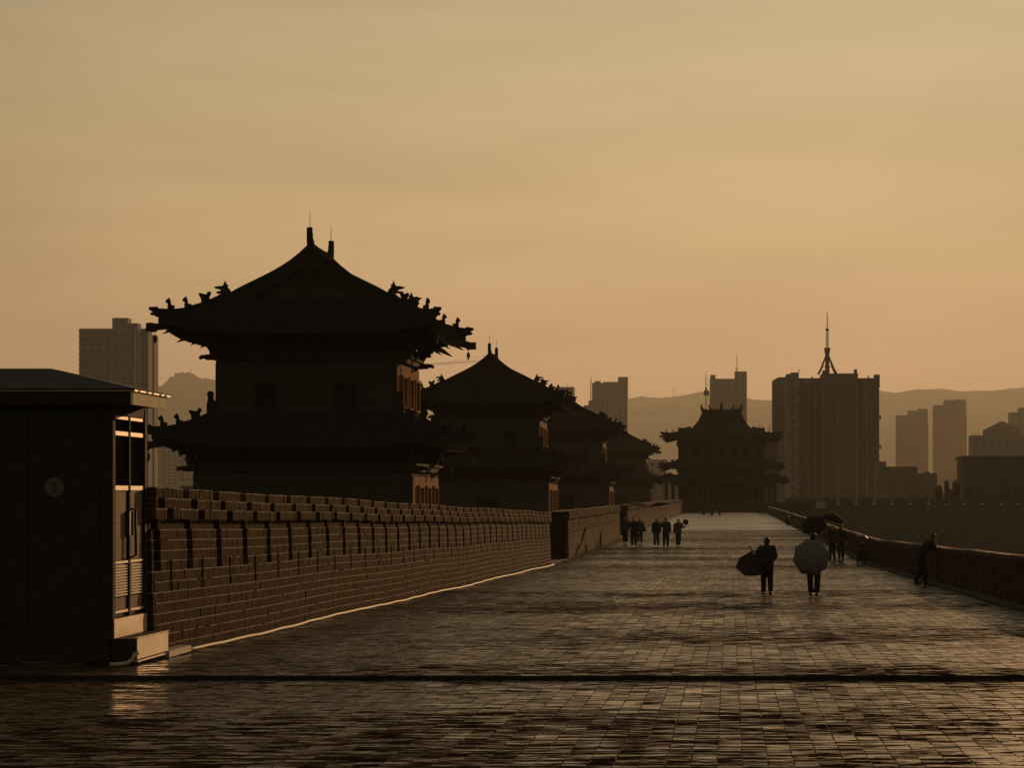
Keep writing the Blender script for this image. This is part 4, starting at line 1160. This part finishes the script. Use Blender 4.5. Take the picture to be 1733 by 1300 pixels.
for yy in range(564, 588, 4): mb.box(c.x - .5, c.x + .5, D7 + 11.9, D7 + 12.1, spx(yy + .6), spx(yy))
b.part('lattice', mb, M['concdark'], sp_)
b.part('ball', MB().ball((c.x, D7 + 12, spx(558.5)), .72, 10, 7), M['concdark'], sp_, smooth=True)
mb = MB(); mb.loft([(c.x, D7 + 12, spx(556)), (c.x, D7 + 12, spx(527))], [.22, .09], 6)
for yy in (530, 534, 538, 542, 547): mb.box(c.x - .35, c.x + .35, D7 + 11.9, D7 + 12.1, spx(yy + .4), spx(yy))
b.part('needle', mb, M['concdark'], sp_)
b.block('sign_lamp', 1488.5, 1491, 703, M['concdark'], .8, 2, ybot=710); b.block('sign_lamp', 1488.5, 1491, 753, M['concdark'], .8, 2, ybot=760)
# its neighbours on the left
b = Building('office_block', 1340, 880, 'brown stepped block joined to the left of the spired high-rise')
p = b.block('main', 1331, 1352, 633, M['concrete'], 22); b.windows(p, 3.4, 3.2)
b.block('roof_room', 1338, 1352, 630.5, M['concrete'], 8, 4)
pp = at(1352.5, 627, 884); b.part('roof_dish', MB().ball(tuple(pp), (.55, .4, .22), 8, 5), M['black']); b.part('dish_post', MB().loft([pp, pp - Vector((0, 0, 1.0))], [.06, .06], 5), M['black'])
b = Building('office_block', 1318, 930, 'narrow stepped block with floor bands, next left of the brown one')
p = b.block('main', 1308, 1329.5, 643, M['concrete'], 22); b.bands(p, 3.2, deep=.6)
for k, (xa, yy) in enumerate(((1311, 641.5), (1313.5, 640), (1316, 638.5))): b.block('roof_step', xa, 1329, yy, M['concrete'], 10, 2)
b = Building('low_house', 1296, 560, 'low flat house with thin roof rods right of the gate tower roof')
b.block('block', 1272, 1316, 734, M['concdark'], 12, 0)
for xx, yy in ((1282, 722), (1285, 719), (1287, 724), (1289.5, 720), (1292, 723), (1294, 726), (1302.5, 718)): mast(b, xx, 735, yy, 560, .10, 'rod')
# 8 the two red towers
for (xs_, lb) in (((1517, 1537, 1571, 703, 697, 692), 'shorter of the two reddish tower blocks on the right, stepped roof'), ((1580, 1598, 1636, 686, 679, 676), 'taller of the two reddish tower blocks on the right')):
    b = Building('tower_block', (xs_[0] + xs_[2]) / 2, 3000, lb, 'high-rise', 'reddish tower blocks')
    x0, x1, x2, y0, y1, y2 = xs_
    p1 = b.block('left_bay', x0, x1, y0 + 12, M['redtower'], 15, 1.5); b.block('left_crown', x0, x1, y0, M['concrete'], 15, 1.4, ybot=y0 + 12)
    p2 = b.block('right_bay', x1, x2, y0 + 14, M['redtower'], 16, 0); b.block('right_crown', x1, x2 - .6, y2 + 3, M['concrete'], 16, -.1, ybot=y0 + 14)
    b.block('roof_room', x1 + 1, (x1 + x2) / 2 + 5, y1 - 2 if x0 > 1570 else y1, M['concrete'], 8, 3); b.block('roof_room', (x1 + x2) / 2 - 1, x2 - 2, y2, M['concrete'], 8, 3)
    b.bands((p1[0], p1[0] + (p1[1] - p1[0]) * .6, p1[2], p1[3]), 3.1, deep=.9); b.windows(p2, 3.3, 3.1)
    xm = p2[0] + (p2[1] - p2[0]) * .22; b.bands((xm, xm + 4, p2[2], p2[3]), 3.1, deep=.9)
# 9 right edge
b = Building('tower_block', 1735, 2300, 'stepped tower block cut by the right edge behind the gabled building', 'high-rise')
p = b.block('left', 1709, 1727, 698, M['concrete'], 14, 1); b.windows(p, 3.3, 3.1); p = b.block('right', 1725, 1775, 690, M['concrete'], 14); b.windows(p, 3.3, 3.1)
b = Building('gabled_building', 1700, 1350, 'wide brown building with a gabled roof hall on top near the right edge')
p = b.block('main', 1644.5, 1790, 737, M['concrete'], 18); b.windows(p, 4.4, 3.4, 2.2)
q = [at(1667, 737, 1353), at(1667, 727, 1353), at(1696, 713, 1353), at(1728, 726, 1353), at(1728, 737, 1353)]
mb = MB(); n = len(q)
for dy in (0, 12): mb.v += [(v.x, 1353 + dy, v.z) for v in q]
mb.f += [tuple(range(n)), tuple(range(2 * n - 1, n - 1, -1))] + [(i, i + n, (i + 1) % n + n, (i + 1) % n) for i in range(n)]
b.part('gable_hall', mb, M['concrete'])
for xx in (1646, 1651, 1656.5, 1664): mast(b, xx, 738, 732.5, 1350, .15, 'rod')
b = Building('flat_building', 1690, 520, 'dark flat-roofed building with paired windows at the right edge')
p = b.block('main', 1630, 1800, 775, M['concdark'], 14); b.block('roof_edge', 1627.5, 1802, 771.5, M['concdark'], 15, -.4, ybot=776.5)
for yy0, yy1 in ((806, 820), (832, 846)):
    for xx in (1646, 1660, 1687, 1701, 1726, 1740, 1766):
        pa, pb = at(xx, yy0, 520), at(xx + 11, yy1, 520)
        wq = b.part('window', MB().box(pa.x, pb.x, 519.88, 519.99, pb.z, pa.z), M['farwin'])
        b.part('sill', MB().box(pa.x - .1, pb.x + .1, 519.78, 519.985, pb.z - .15, pb.z - .003), M['concrete'], wq)
b = Building('low_building', 1540, 760, 'low pale building with two dark windows below the reddish towers')
p = b.block('main', 1490, 1586, 801, M['rampart'], 14); b.block('upper_floor', 1493, 1552, 790, M['concdark'], 8, 4); b.block('roof_hut', 1483, 1500, 781, M['concrete'], 6, 8); b.block('roof_hut', 1564, 1573, 798.5, M['concdark'], 3, 4)
for (xx, yy) in ((1534, 811), (1534, 832), (1545, 811), (1545, 832), (1505, 811), (1505, 832), (1566, 811), (1566, 832)):
    pa, pb = at(xx, yy, 760), at(xx + (8 if xx in (1534, 1545) else 5), yy + 10, 760); b.part('window', MB().box(pa.x, pb.x, 759.9, 759.99, pb.z, pa.z), M['farwin'])
for (xx, yy) in ((1499, 800), (1503.5, 800), (1509, 798), (1512.5, 796), (1535, 796)):  # metal tubes added to give the sun glints on the roof
    pa = at(xx, yy, 758); b.part('glint_tube', MB().loft([pa + Vector((-.35, 0, 0)), pa + Vector((.35, 0, .05))], [.16, .16], 8), M['metal'], smooth=True)
# tower crane whose jib shows between the first two towers
b = Building('tower_crane', 842, 1500, 'distant tower crane, its thin jib crossing the gap between the first two towers', 'crane')
pa, pb = at(842, 840, 1500), at(842, 604, 1500); mb = MB()
for dx in (-.8, .8): mb.bar((pa.x + dx, 1500, GZ), (pa.x + dx, 1500, pb.z), .25, .25)
z = GZ
while z < pb.z - 3: mb.bar((pa.x - .8, 1500, z), (pa.x + .8, 1500, z + 2), .15, .15); z += 2
b.part('mast', mb, M['black'])
mb = MB(); j0, j1 = at(842, 610.5, 1500), at(690, 620.5, 1500); k0, k1 = at(842, 607.5, 1500), at(690, 618.5, 1500)
mb.bar(j0, j1, .22, .22); mb.bar(k0, k1, .2, .2)
for i in range(40):
    t = i / 40; a_ = j0.lerp(j1, t); b_ = k0.lerp(k1, t + .0125); mb.bar(a_, b_, .1, .1)
mb.bar(at(842, 598, 1500), at(760, 613, 1500), .12, .12); mb.bar(at(842, 598, 1500), at(842, 612, 1500), .4, .4)
b.part('jib', mb, M['black'])
# masts on the hills
for (x, y0, y1, d, lb) in ((323, 633, 622, 7000, 'radio mast on the hill top behind the nearest tower'), (1140, 676, 657, 9000, 'lone thin mast on the hill crest left of the gate tower')):
    t_ = Thing('radio_mast', tuple(at(x, y0 + 4, d)), lb, 'mast')
    mb = MB(); p, q = at(x, y0 + 4, d), at(x, y1, d); mb.loft([p, q], [1.6, .5], 5); t_.part('pole', mb, M['concrete'])
    for k in range(3): c = p.lerp(q, .35 + .22 * k); t_.part('cross_arm', MB().box(c.x - 1.6, c.x + 1.6, d - .3, d + .3, c.z - .3, c.z + .3), M['concrete'])
t_ = Thing('hilltop_station', tuple(at(305, 636, 7000)), 'small station buildings on the hill top behind the nearest tower', 'building')
for (xa, xb, yt) in ((295, 302, 631.5), (304, 312, 632.5), (315, 321, 630)):
    p, q = at(xa, yt, 6980), at(xb, yt, 6980); t_.part('hut', MB().box(p.x, q.x, 6980, 7000, p.z - 18, p.z), M['concrete'])

# ------------------------------------------------------------------ trees beside the low building
def leaf_cloud(blobs, n, size, seed):
    r = np.random.default_rng(seed); V, Fq = [], []
    vol = np.array([b_[1][0] * b_[1][1] * b_[1][2] for b_ in blobs]); vol = vol / vol.sum()
    cnt = np.maximum(20, (vol * n).astype(int))
    for (c, rad), k in zip(blobs, cnt):
        d_ = r.normal(size=(k, 3)); d_ /= np.linalg.norm(d_, axis=1)[:, None]
        p = np.array(c) + d_ * np.array(rad) * (r.random((k, 1)) ** .45)
        a = r.normal(size=(k, 3)); a /= np.linalg.norm(a, axis=1)[:, None]
        bb = np.cross(a, r.normal(size=(k, 3))); bb /= np.linalg.norm(bb, axis=1)[:, None]
        s_ = size * (.6 + .8 * r.random((k, 1)))
        q = np.stack([p - a * s_, p + bb * s_ * .6, p + a * s_, p - bb * s_ * .6], 1); V.append(q)
    V = np.concatenate(V); Q = np.arange(len(V) * 4).reshape(-1, 4)
    return V.reshape(-1, 3), Q
def tree(x, d, ytop, wpx, label, kind, seed):
    r = random.Random(seed); p = at(x, HY, d); top = at(x, ytop, d).z; h = top - GZ; w = wpx * d / F / 2
    root = empty('poplar_tree' if kind == 'poplar' else 'broadleaf_tree', (p.x, d, GZ)); tag(root, label, 'tree', 'trees below the far wall')
    mb = MB(); mb.loft([(0, 0, -.2), (.1, 0, h * .3), (-.1, .1, h * .6), (0, 0, h * .92)], [.32, .24, .16, .04], 7)
    for k in range(7):
        a = r.uniform(0, 6.28); z = h * r.uniform(.3, .75); l_ = w * r.uniform(.5, .9); mb.loft([(0, 0, z), (math.cos(a) * l_ * .5, math.sin(a) * l_ * .5, z + l_ * .5), (math.cos(a) * l_, math.sin(a) * l_, z + l_ * (1.4 if kind == 'poplar' else .8))], [.12, .08, .03], 5)
    mb.build('trunk', M['bark'], root)
    bl = []
    for k in range(16 if kind == 'poplar' else 22):
        t = r.random(); a = r.uniform(0, 6.28)
        if kind == 'poplar': rr = w * (1 - t ** 2.2) * .8; z = h * (.25 + .72 * t); q = (w * .45, w * .45, h * .08)
        else: rr = w * math.sqrt(max(0, 1 - (t * 1.9 - .9) ** 2)) * .8; z = h * (.38 + .56 * t); q = (w * .36, w * .36, h * .09)
        bl.append(((math.cos(a) * rr * r.random(), math.sin(a) * rr, z), q))
    V, Q = leaf_cloud(bl, 2600, .26, seed); me = mesh_np('crown', V, Q); link('crown', me, M['leaf'], root)
for a in ((1603, 490, 803, 18, 'slim poplar between the low pale building and the dark flat-roofed one', 'poplar', 1), (1590, 500, 822, 26, 'rounded tree left of the poplar before the low pale building', 'b', 2), (1618, 500, 815, 24, 'rounded tree right of the poplar beside the dark flat-roofed building', 'b', 3), (1640, 470, 826, 28, 'low broad tree before the dark flat-roofed building', 'b', 4),
          (1705, 470, 818, 34, 'broad tree before the paired windows at the right edge', 'b', 6)):
    tree(*a)

# ------------------------------------------------------------------ litter bins by the parapet
def bin_(x, y, d, hpx, label):
    p = at(x, y, d); z = gzf(d); h = hpx * d / F; w = h * .20
    t_ = Thing('litter_bin', (p.x, d, z), label, 'bin', 'litter bins by the parapet')
    t_.part('body', MB().frustum((p.x, d), (w * .80, w * .6), (w, w * .75), z + h * .10, z + h * .52), M['black'])
    for sx_ in (-1, 1):
        for sy_ in (-1, 1): t_.part('leg', MB().box(p.x + sx_ * w * .66 - .03, p.x + sx_ * w * .66 + .03, d + sy_ * w * .45 - .03, d + sy_ * w * .45 + .03, z - .01, z + h * .0995), M['black'])
    for sx_ in (-1, 1): t_.part('post', MB().box(p.x + sx_ * w * .85 - .03, p.x + sx_ * w * .85 + .03, d - .03, d + .03, z + h * .521, z + h * .84), M['black'])
    mb = MB(); mb.loft([(p.x, d, z + h * .84), (p.x, d, z + h * .88), (p.x, d, z + h * .96), (p.x, d, z + h)], [w * 1.15, w * 1.15, w * .7, w * .1], 12); t_.part('hood', mb, M['black'])
    mb = MB(); mb.loft([(p.x, d, z + h * .53), (p.x, d, z + h * .70), (p.x, d, z + h * .72)], [w * .5, w * .58, w * .3], 12); t_.part('ash_tray', mb, M['black'])
bin_(1458, 955, 102, 49, 'tall dark litter bin by the parapet behind the umbrella walkers')
bin_(1333, 891, 224, 17, 'small far litter bin at the parapet near the end of the walk')

# ------------------------------------------------------------------ umbrellas
def umbrella(pos, axis, Rr, depth, m, label, shaft=.75, roll=0.0, shaft_m=None):
    """pos: crown of the canopy; axis: from handle to crown"""
    root = empty('umbrella', pos); tag(root, label, 'umbrella')
    root.rotation_mode = 'QUATERNION'; root.rotation_quaternion = Vector(axis).normalized().to_track_quat('Z', 'Y') @ Matrix.Rotation(roll, 3, 'Z').to_quaternion()
    n, seg, rings = 8, 6, 7
    mb = MB()
    for lay in (0, -.006):
        for i in range(rings + 1):
            t = i / rings
            for j in range(n * seg):
                a = 2 * math.pi * j / (n * seg); ph = (j % seg) / seg
                dip = 1 - .10 * math.sin(math.pi * ph) * t ** 2           # scalloped rim between the ribs
                r_ = Rr * math.sin(t * 1.30) / math.sin(1.30) * dip
                z = -depth * (1 - math.cos(t * 1.30)) / (1 - math.cos(1.30)) - .012 * math.sin(math.pi * ph) * t + lay
                mb.v.append((r_ * math.cos(a), r_ * math.sin(a), z))
    c = n * seg; m_ = (rings + 1) * c
    for i in range(rings):
        for j in range(c):
            a, b_ = i * c + j, i * c + (j + 1) % c
            mb.f.append((a, a + c, b_ + c, b_)); mb.f.append((a + m_, b_ + m_, b_ + c + m_, a + c + m_))
    for j in range(c):
        a, b_ = rings * c + j, rings * c + (j + 1) % c; mb.f.append((a, a + m_, b_ + m_, b_))
    can = mb.build('canopy', m, root)
    for k in range(n):
        a = 2 * math.pi * k / n; pts = []
        for i in range(8):
            t = i / 7 * 1.02; pts.append((Rr * math.sin(t * 1.30) / math.sin(1.30) * math.cos(a), Rr * math.sin(t * 1.30) / math.sin(1.30) * math.sin(a), -depth * (1 - math.cos(t * 1.30)) / (1 - math.cos(1.30)) - .013))
        MB().loft(pts, [.008] * 8, 5, ref=(0, 0, 1)).build('rib', M['black'], can)
        MB().loft([pts[4], (0, 0, -depth * 1.25)], [.004, .004], 5).build('stretcher', M['black'], can)
    MB().loft([(0, 0, .07), (0, 0, .0), (0, 0, -shaft)], [.005, .008, .008], 8).build('shaft', shaft_m or M['black'], root)
    MB().loft([(0, 0, -shaft + .02), (0, 0, -shaft - .06), (.02, 0, -shaft - .10), (.06, 0, -shaft - .115), (.09, 0, -shaft - .08)], [.014, .014, .013, .013, .012], 8).build('handle', M['black'], root)
    return root

# ------------------------------------------------------------------ people
def remesh(o, vox):
    md = o.modifiers.new('remesh', 'REMESH'); md.mode = 'VOXEL'; md.voxel_size = vox; md.use_smooth_shade = True
    sm = o.modifiers.new('smooth', 'SMOOTH'); sm.factor = .5; sm.iterations = 3

def person(loc, ang, H, label, pose, top, legs, hair='short', vox=.014, group=None, long_coat=False, bag=None):
    """figure facing local +y; pose gives joints for a 1.7 m body"""
    root = empty('person', loc, ang); tag(root, label, 'person', group)
    k = H / 1.7; root.scale = (k, k, k)
    J = {'hipL': (-.09, 0, .90), 'hipR': (.09, 0, .90), 'kneeL': (-.10, .02, .48), 'kneeR': (.10, .02, .48), 'ankL': (-.10, -.02, .09), 'ankR': (.10, -.02, .09),
         'waist': (0, 0, 1.03), 'chest': (0, .0, 1.28), 'neck': (0, -.01, 1.45), 'head': (0, .02, 1.570), 'shL': (-.185, 0, 1.395), 'shR': (.185, 0, 1.395),
         'elL': (-.24, -.02, 1.12), 'elR': (.24, -.02, 1.12), 'wrL': (-.25, .06, .88), 'wrR': (.25, .06, .88), 'footL': 0.0, 'footR': 0.0, 'handL': None, 'handR': None, 'look': (0, 1, 0)}
    J.update(pose); V_ = lambda n_: Vector(J[n_])
    look = Vector(J['look']).normalized()
    body = MB()
    pel = (V_('hipL') + V_('hipR')) / 2
    body.loft([pel + Vector((0, 0, -.06)), pel, V_('waist'), V_('chest'), V_('neck') - Vector((0, 0, .04))], [(.14, .10), (.155, .11), (.125, .09), (.155, .105), (.07, .06)], 12)
    h = V_('head'); side = look.cross(Vector((0, 0, 1))).normalized()
    body.loft([V_('neck') - Vector((0, 0, .06)), V_('neck'), h - Vector((0, 0, .06))], [.062, .056, .056], 10)
    body.ball(h + Vector((0, 0, .015)), (.080, .092, .105), 12, 9); body.ball(h + look * .03 - Vector((0, 0, .055)), (.055, .055, .055), 10, 7)
    body.loft([h + look * .085 + Vector((0, 0, .02)), h + look * .112 - Vector((0, 0, .02)), h + look * .085 - Vector((0, 0, .03))], [.008, .015, .012], 6)
    for sg in (-1, 1): body.ball(h + side * sg * .083 - Vector((0, 0, .005)), (.014, .018, .03), 6, 5)
    for s_ in 'LR':
        body.loft([V_('hip' + s_), V_('knee' + s_), V_('ank' + s_)], [.075, .05, .036], 8)
        sh, el_, wr = V_('sh' + s_), V_('el' + s_), V_('wr' + s_)
        body.loft([sh, sh.lerp(el_, .5), el_, el_.lerp(wr, .3), wr], [.048, .045, .036, .038, .027], 8)
        d = (wr - el_).normalized(); hd = Vector(J['hand' + s_]).normalized() if J['hand' + s_] else d
        pl = hd.cross(Vector((0, 1, 0)) if abs(hd.y) < .8 else Vector((1, 0, 0))).normalized(); nrm = pl.cross(hd).normalized()
        pc = wr + hd * .085
        body.loft([wr - d * .01, wr + hd * .04, pc], [(.024, .020), (.038, .018), (.040, .016)], 8, ref=nrm)
        for q in range(4):
            o_ = pc + pl * (-.03 + .02 * q); L_ = (.068, .078, .072, .056)[q]
            body.loft([o_ - hd * .02, o_ + hd * L_ * .45, o_ + hd * L_ * .75 + nrm * .02, o_ + hd * L_ * .85 + nrm * .045], [.0105, .0095, .009, .007], 6)
        th_ = wr + hd * .025 + pl * (-.034); body.loft([th_, th_ - pl * .022 + hd * .03, th_ - pl * .026 + hd * .062 + nrm * .012], [.014, .012, .009], 6)
    o = body.build('body', M['skin'], root); remesh(o, max(vox * .8, .010))
    for sg in (-1, 1):
        MB().ball(h + look * .088 + side * sg * .032 + Vector((0, 0, .018)), .009, 6, 4).build('eye', M['hair'], o)
    MB().bar(h + look * .088 - side * .022 - Vector((0, 0, .06)), h + look * .088 + side * .022 - Vector((0, 0, .06)), .008, .008).build('mouth', M['timber'], o)
    # clothes
    tr = MB()
    tr.loft([pel + Vector((0, 0, .10)), pel + Vector((0, 0, .02)), pel - Vector((0, 0, .07))], [(.165, .13), (.192, .15), (.175, .14)], 12)
    for s_ in 'LR':
        hp, kn, an = V_('hip' + s_), V_('knee' + s_), V_('ank' + s_)
        tr.loft([hp + Vector((0, 0, .02)), hp.lerp(kn, .4), kn, kn.lerp(an, .4), an.lerp(kn, .03)], [.108, .102, .086, .080, .074], 10)
    o = tr.build('trousers', legs, root); remesh(o, vox)
    jk = MB(); low = pel + Vector((0, 0, -.04 if not long_coat else -.28))
    jk.loft([low, pel + Vector((0, 0, .02)), V_('waist'), V_('waist').lerp(V_('chest'), .5), V_('chest'), V_('neck') - Vector((0, 0, .075)), V_('neck') + Vector((0, 0, .03))], [(.212, .165), (.212, .165), (.192, .150), (.200, .152), (.205, .150), (.15, .115), (.078, .078)], 14)
    for s_ in 'LR':
        sh, el_, wr = V_('sh' + s_), V_('el' + s_), V_('wr' + s_)
        jk.loft([sh.lerp(V_('chest'), .35) + Vector((0, 0, .04)), sh, sh.lerp(el_, .5), el_, el_.lerp(wr, .5), el_.lerp(wr, .97)], [.085, .084, .078, .068, .060, .048], 10)
    o = jk.build('jacket', top, root); remesh(o, vox)
    for s_ in 'LR':
        an = V_('ank' + s_); a = J['foot' + s_]; f = Vector((math.sin(a), math.cos(a), 0))
        MB().loft([an - f * .055 + Vector((0, 0, -.035)), an + Vector((0, 0, -.03)), an + f * .09 - Vector((0, 0, .045)), an + f * .17 - Vector((0, 0, .055)), an + f * .19 - Vector((0, 0, .06))], [(.034, .05), (.040, .055), (.044, .04), (.040, .03), (.025, .02)], 10, ref=(0, 0, 1)).build('shoe', M['shoe'], root, smooth=True)
    hm = MB(); hm.ball(h - look * .014 + Vector((0, 0, .038)), (.092, .102, .098), 14, 10)
    if hair == 'long':
        hm.loft([h - look * .03 + Vector((0, 0, .06)), h - look * .075, h - look * .085 - Vector((0, 0, .14)), h - look * .08 - Vector((0, 0, .30))], [(.07, .06), (.09, .06), (.085, .045), (.05, .025)], 10, ref=look)
    else:
        hm.ball(h - look * .040 - Vector((0, 0, .025)), (.082, .070, .098), 12, 8)
    o = hm.build('hair', M['hair'], root); remesh(o, vox * .9)
    if bag:
        mb = MB(); c = Vector(bag); mb.loft([c + Vector((0, 0, .16)), c + Vector((0, 0, .10)), c - Vector((0, 0, .14)), c - Vector((0, 0, .2))], [(.05, .04), (.13, .07), (.15, .09), (.11, .07)], 10); o = mb.build('bag', M['shoe'], root, smooth=True)
    return root
def stand(x, yfeet, d=None):
    """ground point whose image lies at (x, yfeet)"""
    if d is None:
        d = 20.0
        for _ in range(60): d = (CZ - gzf(d)) * F / (yfeet - HY)
    return Vector(((x - VX) * d / F, d, gzf(d)))
dk = lambda n, c: cloth(n, c)
# pair in the foreground, backs to the viewer
p = stand(1298, 1008)
P1 = person(p, R(4), 1.50, 'person in dark jacket holding an upside-down open umbrella, left of the foreground pair',
       {'elL': (-.30, .02, 1.14), 'wrL': (-.33, .20, 1.17), 'handL': (-.3, .5, .6), 'elR': (.255, .04, 1.13), 'wrR': (.16, .20, .98), 'look': (.1, 1, -.1), 'ankL': (-.10, 0, .09), 'ankR': (.11, .03, .09), 'kneeR': (.10, .05, .48), 'footL': .1, 'footR': .35}, dk('slate', (.022, .026, .032)), dk('black', (.012, .012, .013)))
cu = at(1283, 966, p.y + .16)
umbrella(tuple(cu), (.26, .52, -.81), .54, .28, dk('maroon', (.06, .034, .029)), 'dark umbrella held upside down by the left foreground person', .66, .3)
p2 = stand(1377, 1010)
P2 = person(p2, R(-14), 1.62, 'person hidden behind a mauve umbrella, right of the foreground pair',
       {'elL': (-.25, .10, 1.20), 'wrL': (-.10, .22, 1.28), 'elR': (.25, .08, 1.18), 'wrR': (.08, .20, 1.22), 'look': (.55, 1, -.05), 'ankL': (-.075, 0, .09), 'ankR': (.085, .02, .09)}, dk('grey', (.05, .05, .055)), dk('black', (.012, .012, .013)))
cu = at(1373, 945, p2.y - .42)
umbrella(tuple(cu), (-.03, -.97, -.06), .485, .20, dk('mauve', (.15, .135, .155)), 'open mauve umbrella carried over the back by the right foreground person', .62, .2)
# two with black umbrellas farther on
p = stand(1409, 950)
person(p, R(160), 1.68, 'walker under a black umbrella, the left of the two by the bin', {'kneeL': (-.09, .12, .49), 'ankL': (-.09, -.06, .12), 'kneeR': (.09, .06, .48), 'ankR': (.09, .12, .09), 'elR': (.25, .12, 1.18), 'wrR': (.18, .26, 1.36), 'handR': (0, .2, 1)}, dk('brown', (.032, .026, .020)), dk('black', (.012, .012, .013)))
umbrella(tuple(at(1376, 882, p.y - .75)), (-.20, -.72, .66), .62, .30, dk('black', (.012, .012, .013)), 'black umbrella tilted towards the viewer above the mauve one', .8)
p = stand(1424, 949)
person(p + Vector((0, .5, 0)), R(172), 1.70, 'walker under a black umbrella, the right of the two by the bin', {'kneeL': (-.09, .10, .49), 'ankL': (-.09, .02, .10), 'kneeR': (.09, .0, .48), 'ankR': (.09, -.10, .11), 'elR': (.25, .12, 1.18), 'wrR': (.20, .26, 1.34), 'handR': (0, .2, 1)}, dk('brown2', (.038, .028, .020)), dk('navy', (.018, .020, .026)))
umbrella(tuple(at(1412, 869.5, p.y + .1)), (.26, -.10, .95), .58, .34, dk('black', (.012, .012, .013)), 'black umbrella with a sunlit rim, rightmost of the dark pair', .8)
# leaning on the parapet
p = stand(1573, 990); p.x = 5.86
person(p, R(-78), 1.66, 'person in dark clothes bending forward over the right parapet', {'waist': (0, .06, 1.03), 'chest': (0, .22, 1.24), 'neck': (0, .33, 1.37), 'head': (0, .43, 1.47), 'shL': (-.18, .28, 1.33), 'shR': (.18, .28, 1.33), 'elL': (-.24, .42, 1.10), 'elR': (.24, .44, 1.10), 'wrL': (-.18, .62, 1.13), 'wrR': (.18, .64, 1.13), 'handL': (.2, 1, 0), 'handR': (-.2, 1, 0), 'kneeL': (-.10, .06, .48), 'ankL': (-.12, -.14, .09), 'kneeR': (.10, .10, .48), 'ankR': (.10, .12, .09), 'look': (0, 1, -.45)}, dk('coal', (.02, .02, .022)), dk('black', (.012, .012, .013)))
# group walking towards the viewer on the left
walk_a = {'kneeL': (-.09, .12, .49), 'ankL': (-.09, .06, .09), 'kneeR': (.09, .02, .48), 'ankR': (.09, -.18, .12)}
walk_b = {'kneeR': (.09, .12, .49), 'ankR': (.09, .08, .09), 'kneeL': (-.09, .0, .48), 'ankL': (-.09, -.16, .12)}
GR = 'people walking by the left wall'
up_arm = {'elR': (.25, .10, 1.20), 'wrR': (.17, .22, 1.40), 'handR': (0, .1, 1)}
p = stand(1058, 921); person(p, R(170), 1.76, 'leftmost walker of the group at the left wall, grey-green top', {**walk_a}, dk('greygreen', (.035, .045, .035)), dk('black', (.012, .012, .013)), vox=.018, group=GR)
p = stand(1073, 927); person(p, R(178), 1.80, 'walker in a black coat with red front, second from left at the wall', {**walk_b, **up_arm}, dk('blackred', (.03, .012, .012)), dk('black', (.012, .012, .013)), vox=.018, group=GR)
umbrella(tuple(at(1083, 850.5, p.y)), (.12, .0, 1), .66, .20, dk('ochre', (.16, .085, .04)), 'ochre umbrella over the left-hand walkers by the wall', .85)
p = stand(1083, 921); person(p, R(185), 1.66, 'walker with a shoulder bag, third from left at the wall', {**walk_a}, dk('olive', (.05, .05, .035)), dk('black', (.012, .012, .013)), 'long', .018, GR, bag=(-.26, .0, 1.0))
p = stand(1111, 926); person(p, R(176), 1.72, 'walker in a black jacket, left of the pair under the dark umbrella', {**walk_b}, dk('black', (.012, .012, .013)), dk('greytr', (.045, .042, .042)), vox=.018, group=GR)
p = stand(1127, 927); person(p, R(182), 1.78, 'walker in a dark blue jacket, right of the pair under the dark umbrella', {**up_arm}, dk('blue', (.025, .032, .042)), dk('black', (.012, .012, .013)), vox=.018, group=GR)
umbrella(tuple(at(1116, 850.5, p.y - .2)), (-.12, .0, 1), .60, .17, dk('black', (.012, .012, .013)), 'dark umbrella over the middle pair by the left wall', .85)
p = stand(1148, 926); person(p, R(184), 1.70, 'long-haired walker in green trousers with one arm out, rightmost by the wall', {'elL': (-.27, .05, 1.16), 'wrL': (-.38, .16, 1.22), 'elR': (.25, .0, 1.12), 'wrR': (.27, .04, .88), 'kneeL': (-.07, .03, .48), 'ankL': (-.06, .0, .09), 'kneeR': (.08, .08, .49), 'ankR': (.09, .04, .09)}, dk('taupe', (.085, .07, .055)), dk('teal', (.020, .048, .042)), 'long', .018, GR)
c = at(1160.5, 884, p.y - .15)
fan = Thing('round_fan', tuple(c), 'small dark round fan held out by the rightmost walker', 'fan')
mb = MB(); mb.loft([(c.x, c.y - .012, c.z), (c.x, c.y + .012, c.z)], [.175, .175], 14, ref=(0, 0, 1)); fan.part('disc', mb, M['black']); fan.part('stick', MB().bar((c.x - .12, c.y, c.z - .12), (c.x - .26, c.y, c.z - .24), .02, .02), M['black'])
# three far walkers
for (x, yf, lb) in ((1191, 874, 'leftmost of three tiny walkers before the gate tower'), (1205, 874.5, 'middle of three tiny walkers before the gate tower'), (1218, 874, 'rightmost of three tiny walkers before the gate tower')):
    p = stand(x, yf); person(p, R(175), 1.6, lb, dict(walk_a) if x != 1205 else dict(walk_b), dk('coal', (.02, .02, .022)), dk('black', (.012, .012, .013)), vox=.03, group='tiny far walkers')

# ------------------------------------------------------------------ hazy air
hz_ = MB(); hz_.box(-7500, 7500, -120, 11200, -13.5, 480)
m = bpy.data.materials.new('hazy_air'); m.use_nodes = True
nt = m.node_tree
nt.nodes.remove(nt.nodes['Principled BSDF'])
pv = nt.nodes.new('ShaderNodeVolumePrincipled')
pv.inputs['Color'].default_value = (.93, .92, .82, 1)
pv.inputs['Density'].default_value = 0.82e-4
pv.inputs['Anisotropy'].default_value = 0.36
nt.links.new(pv.outputs[0], nt.nodes['Material Output'].inputs['Volume'])
ho = hz_.build('haze', m); tag(ho, kind='stuff')
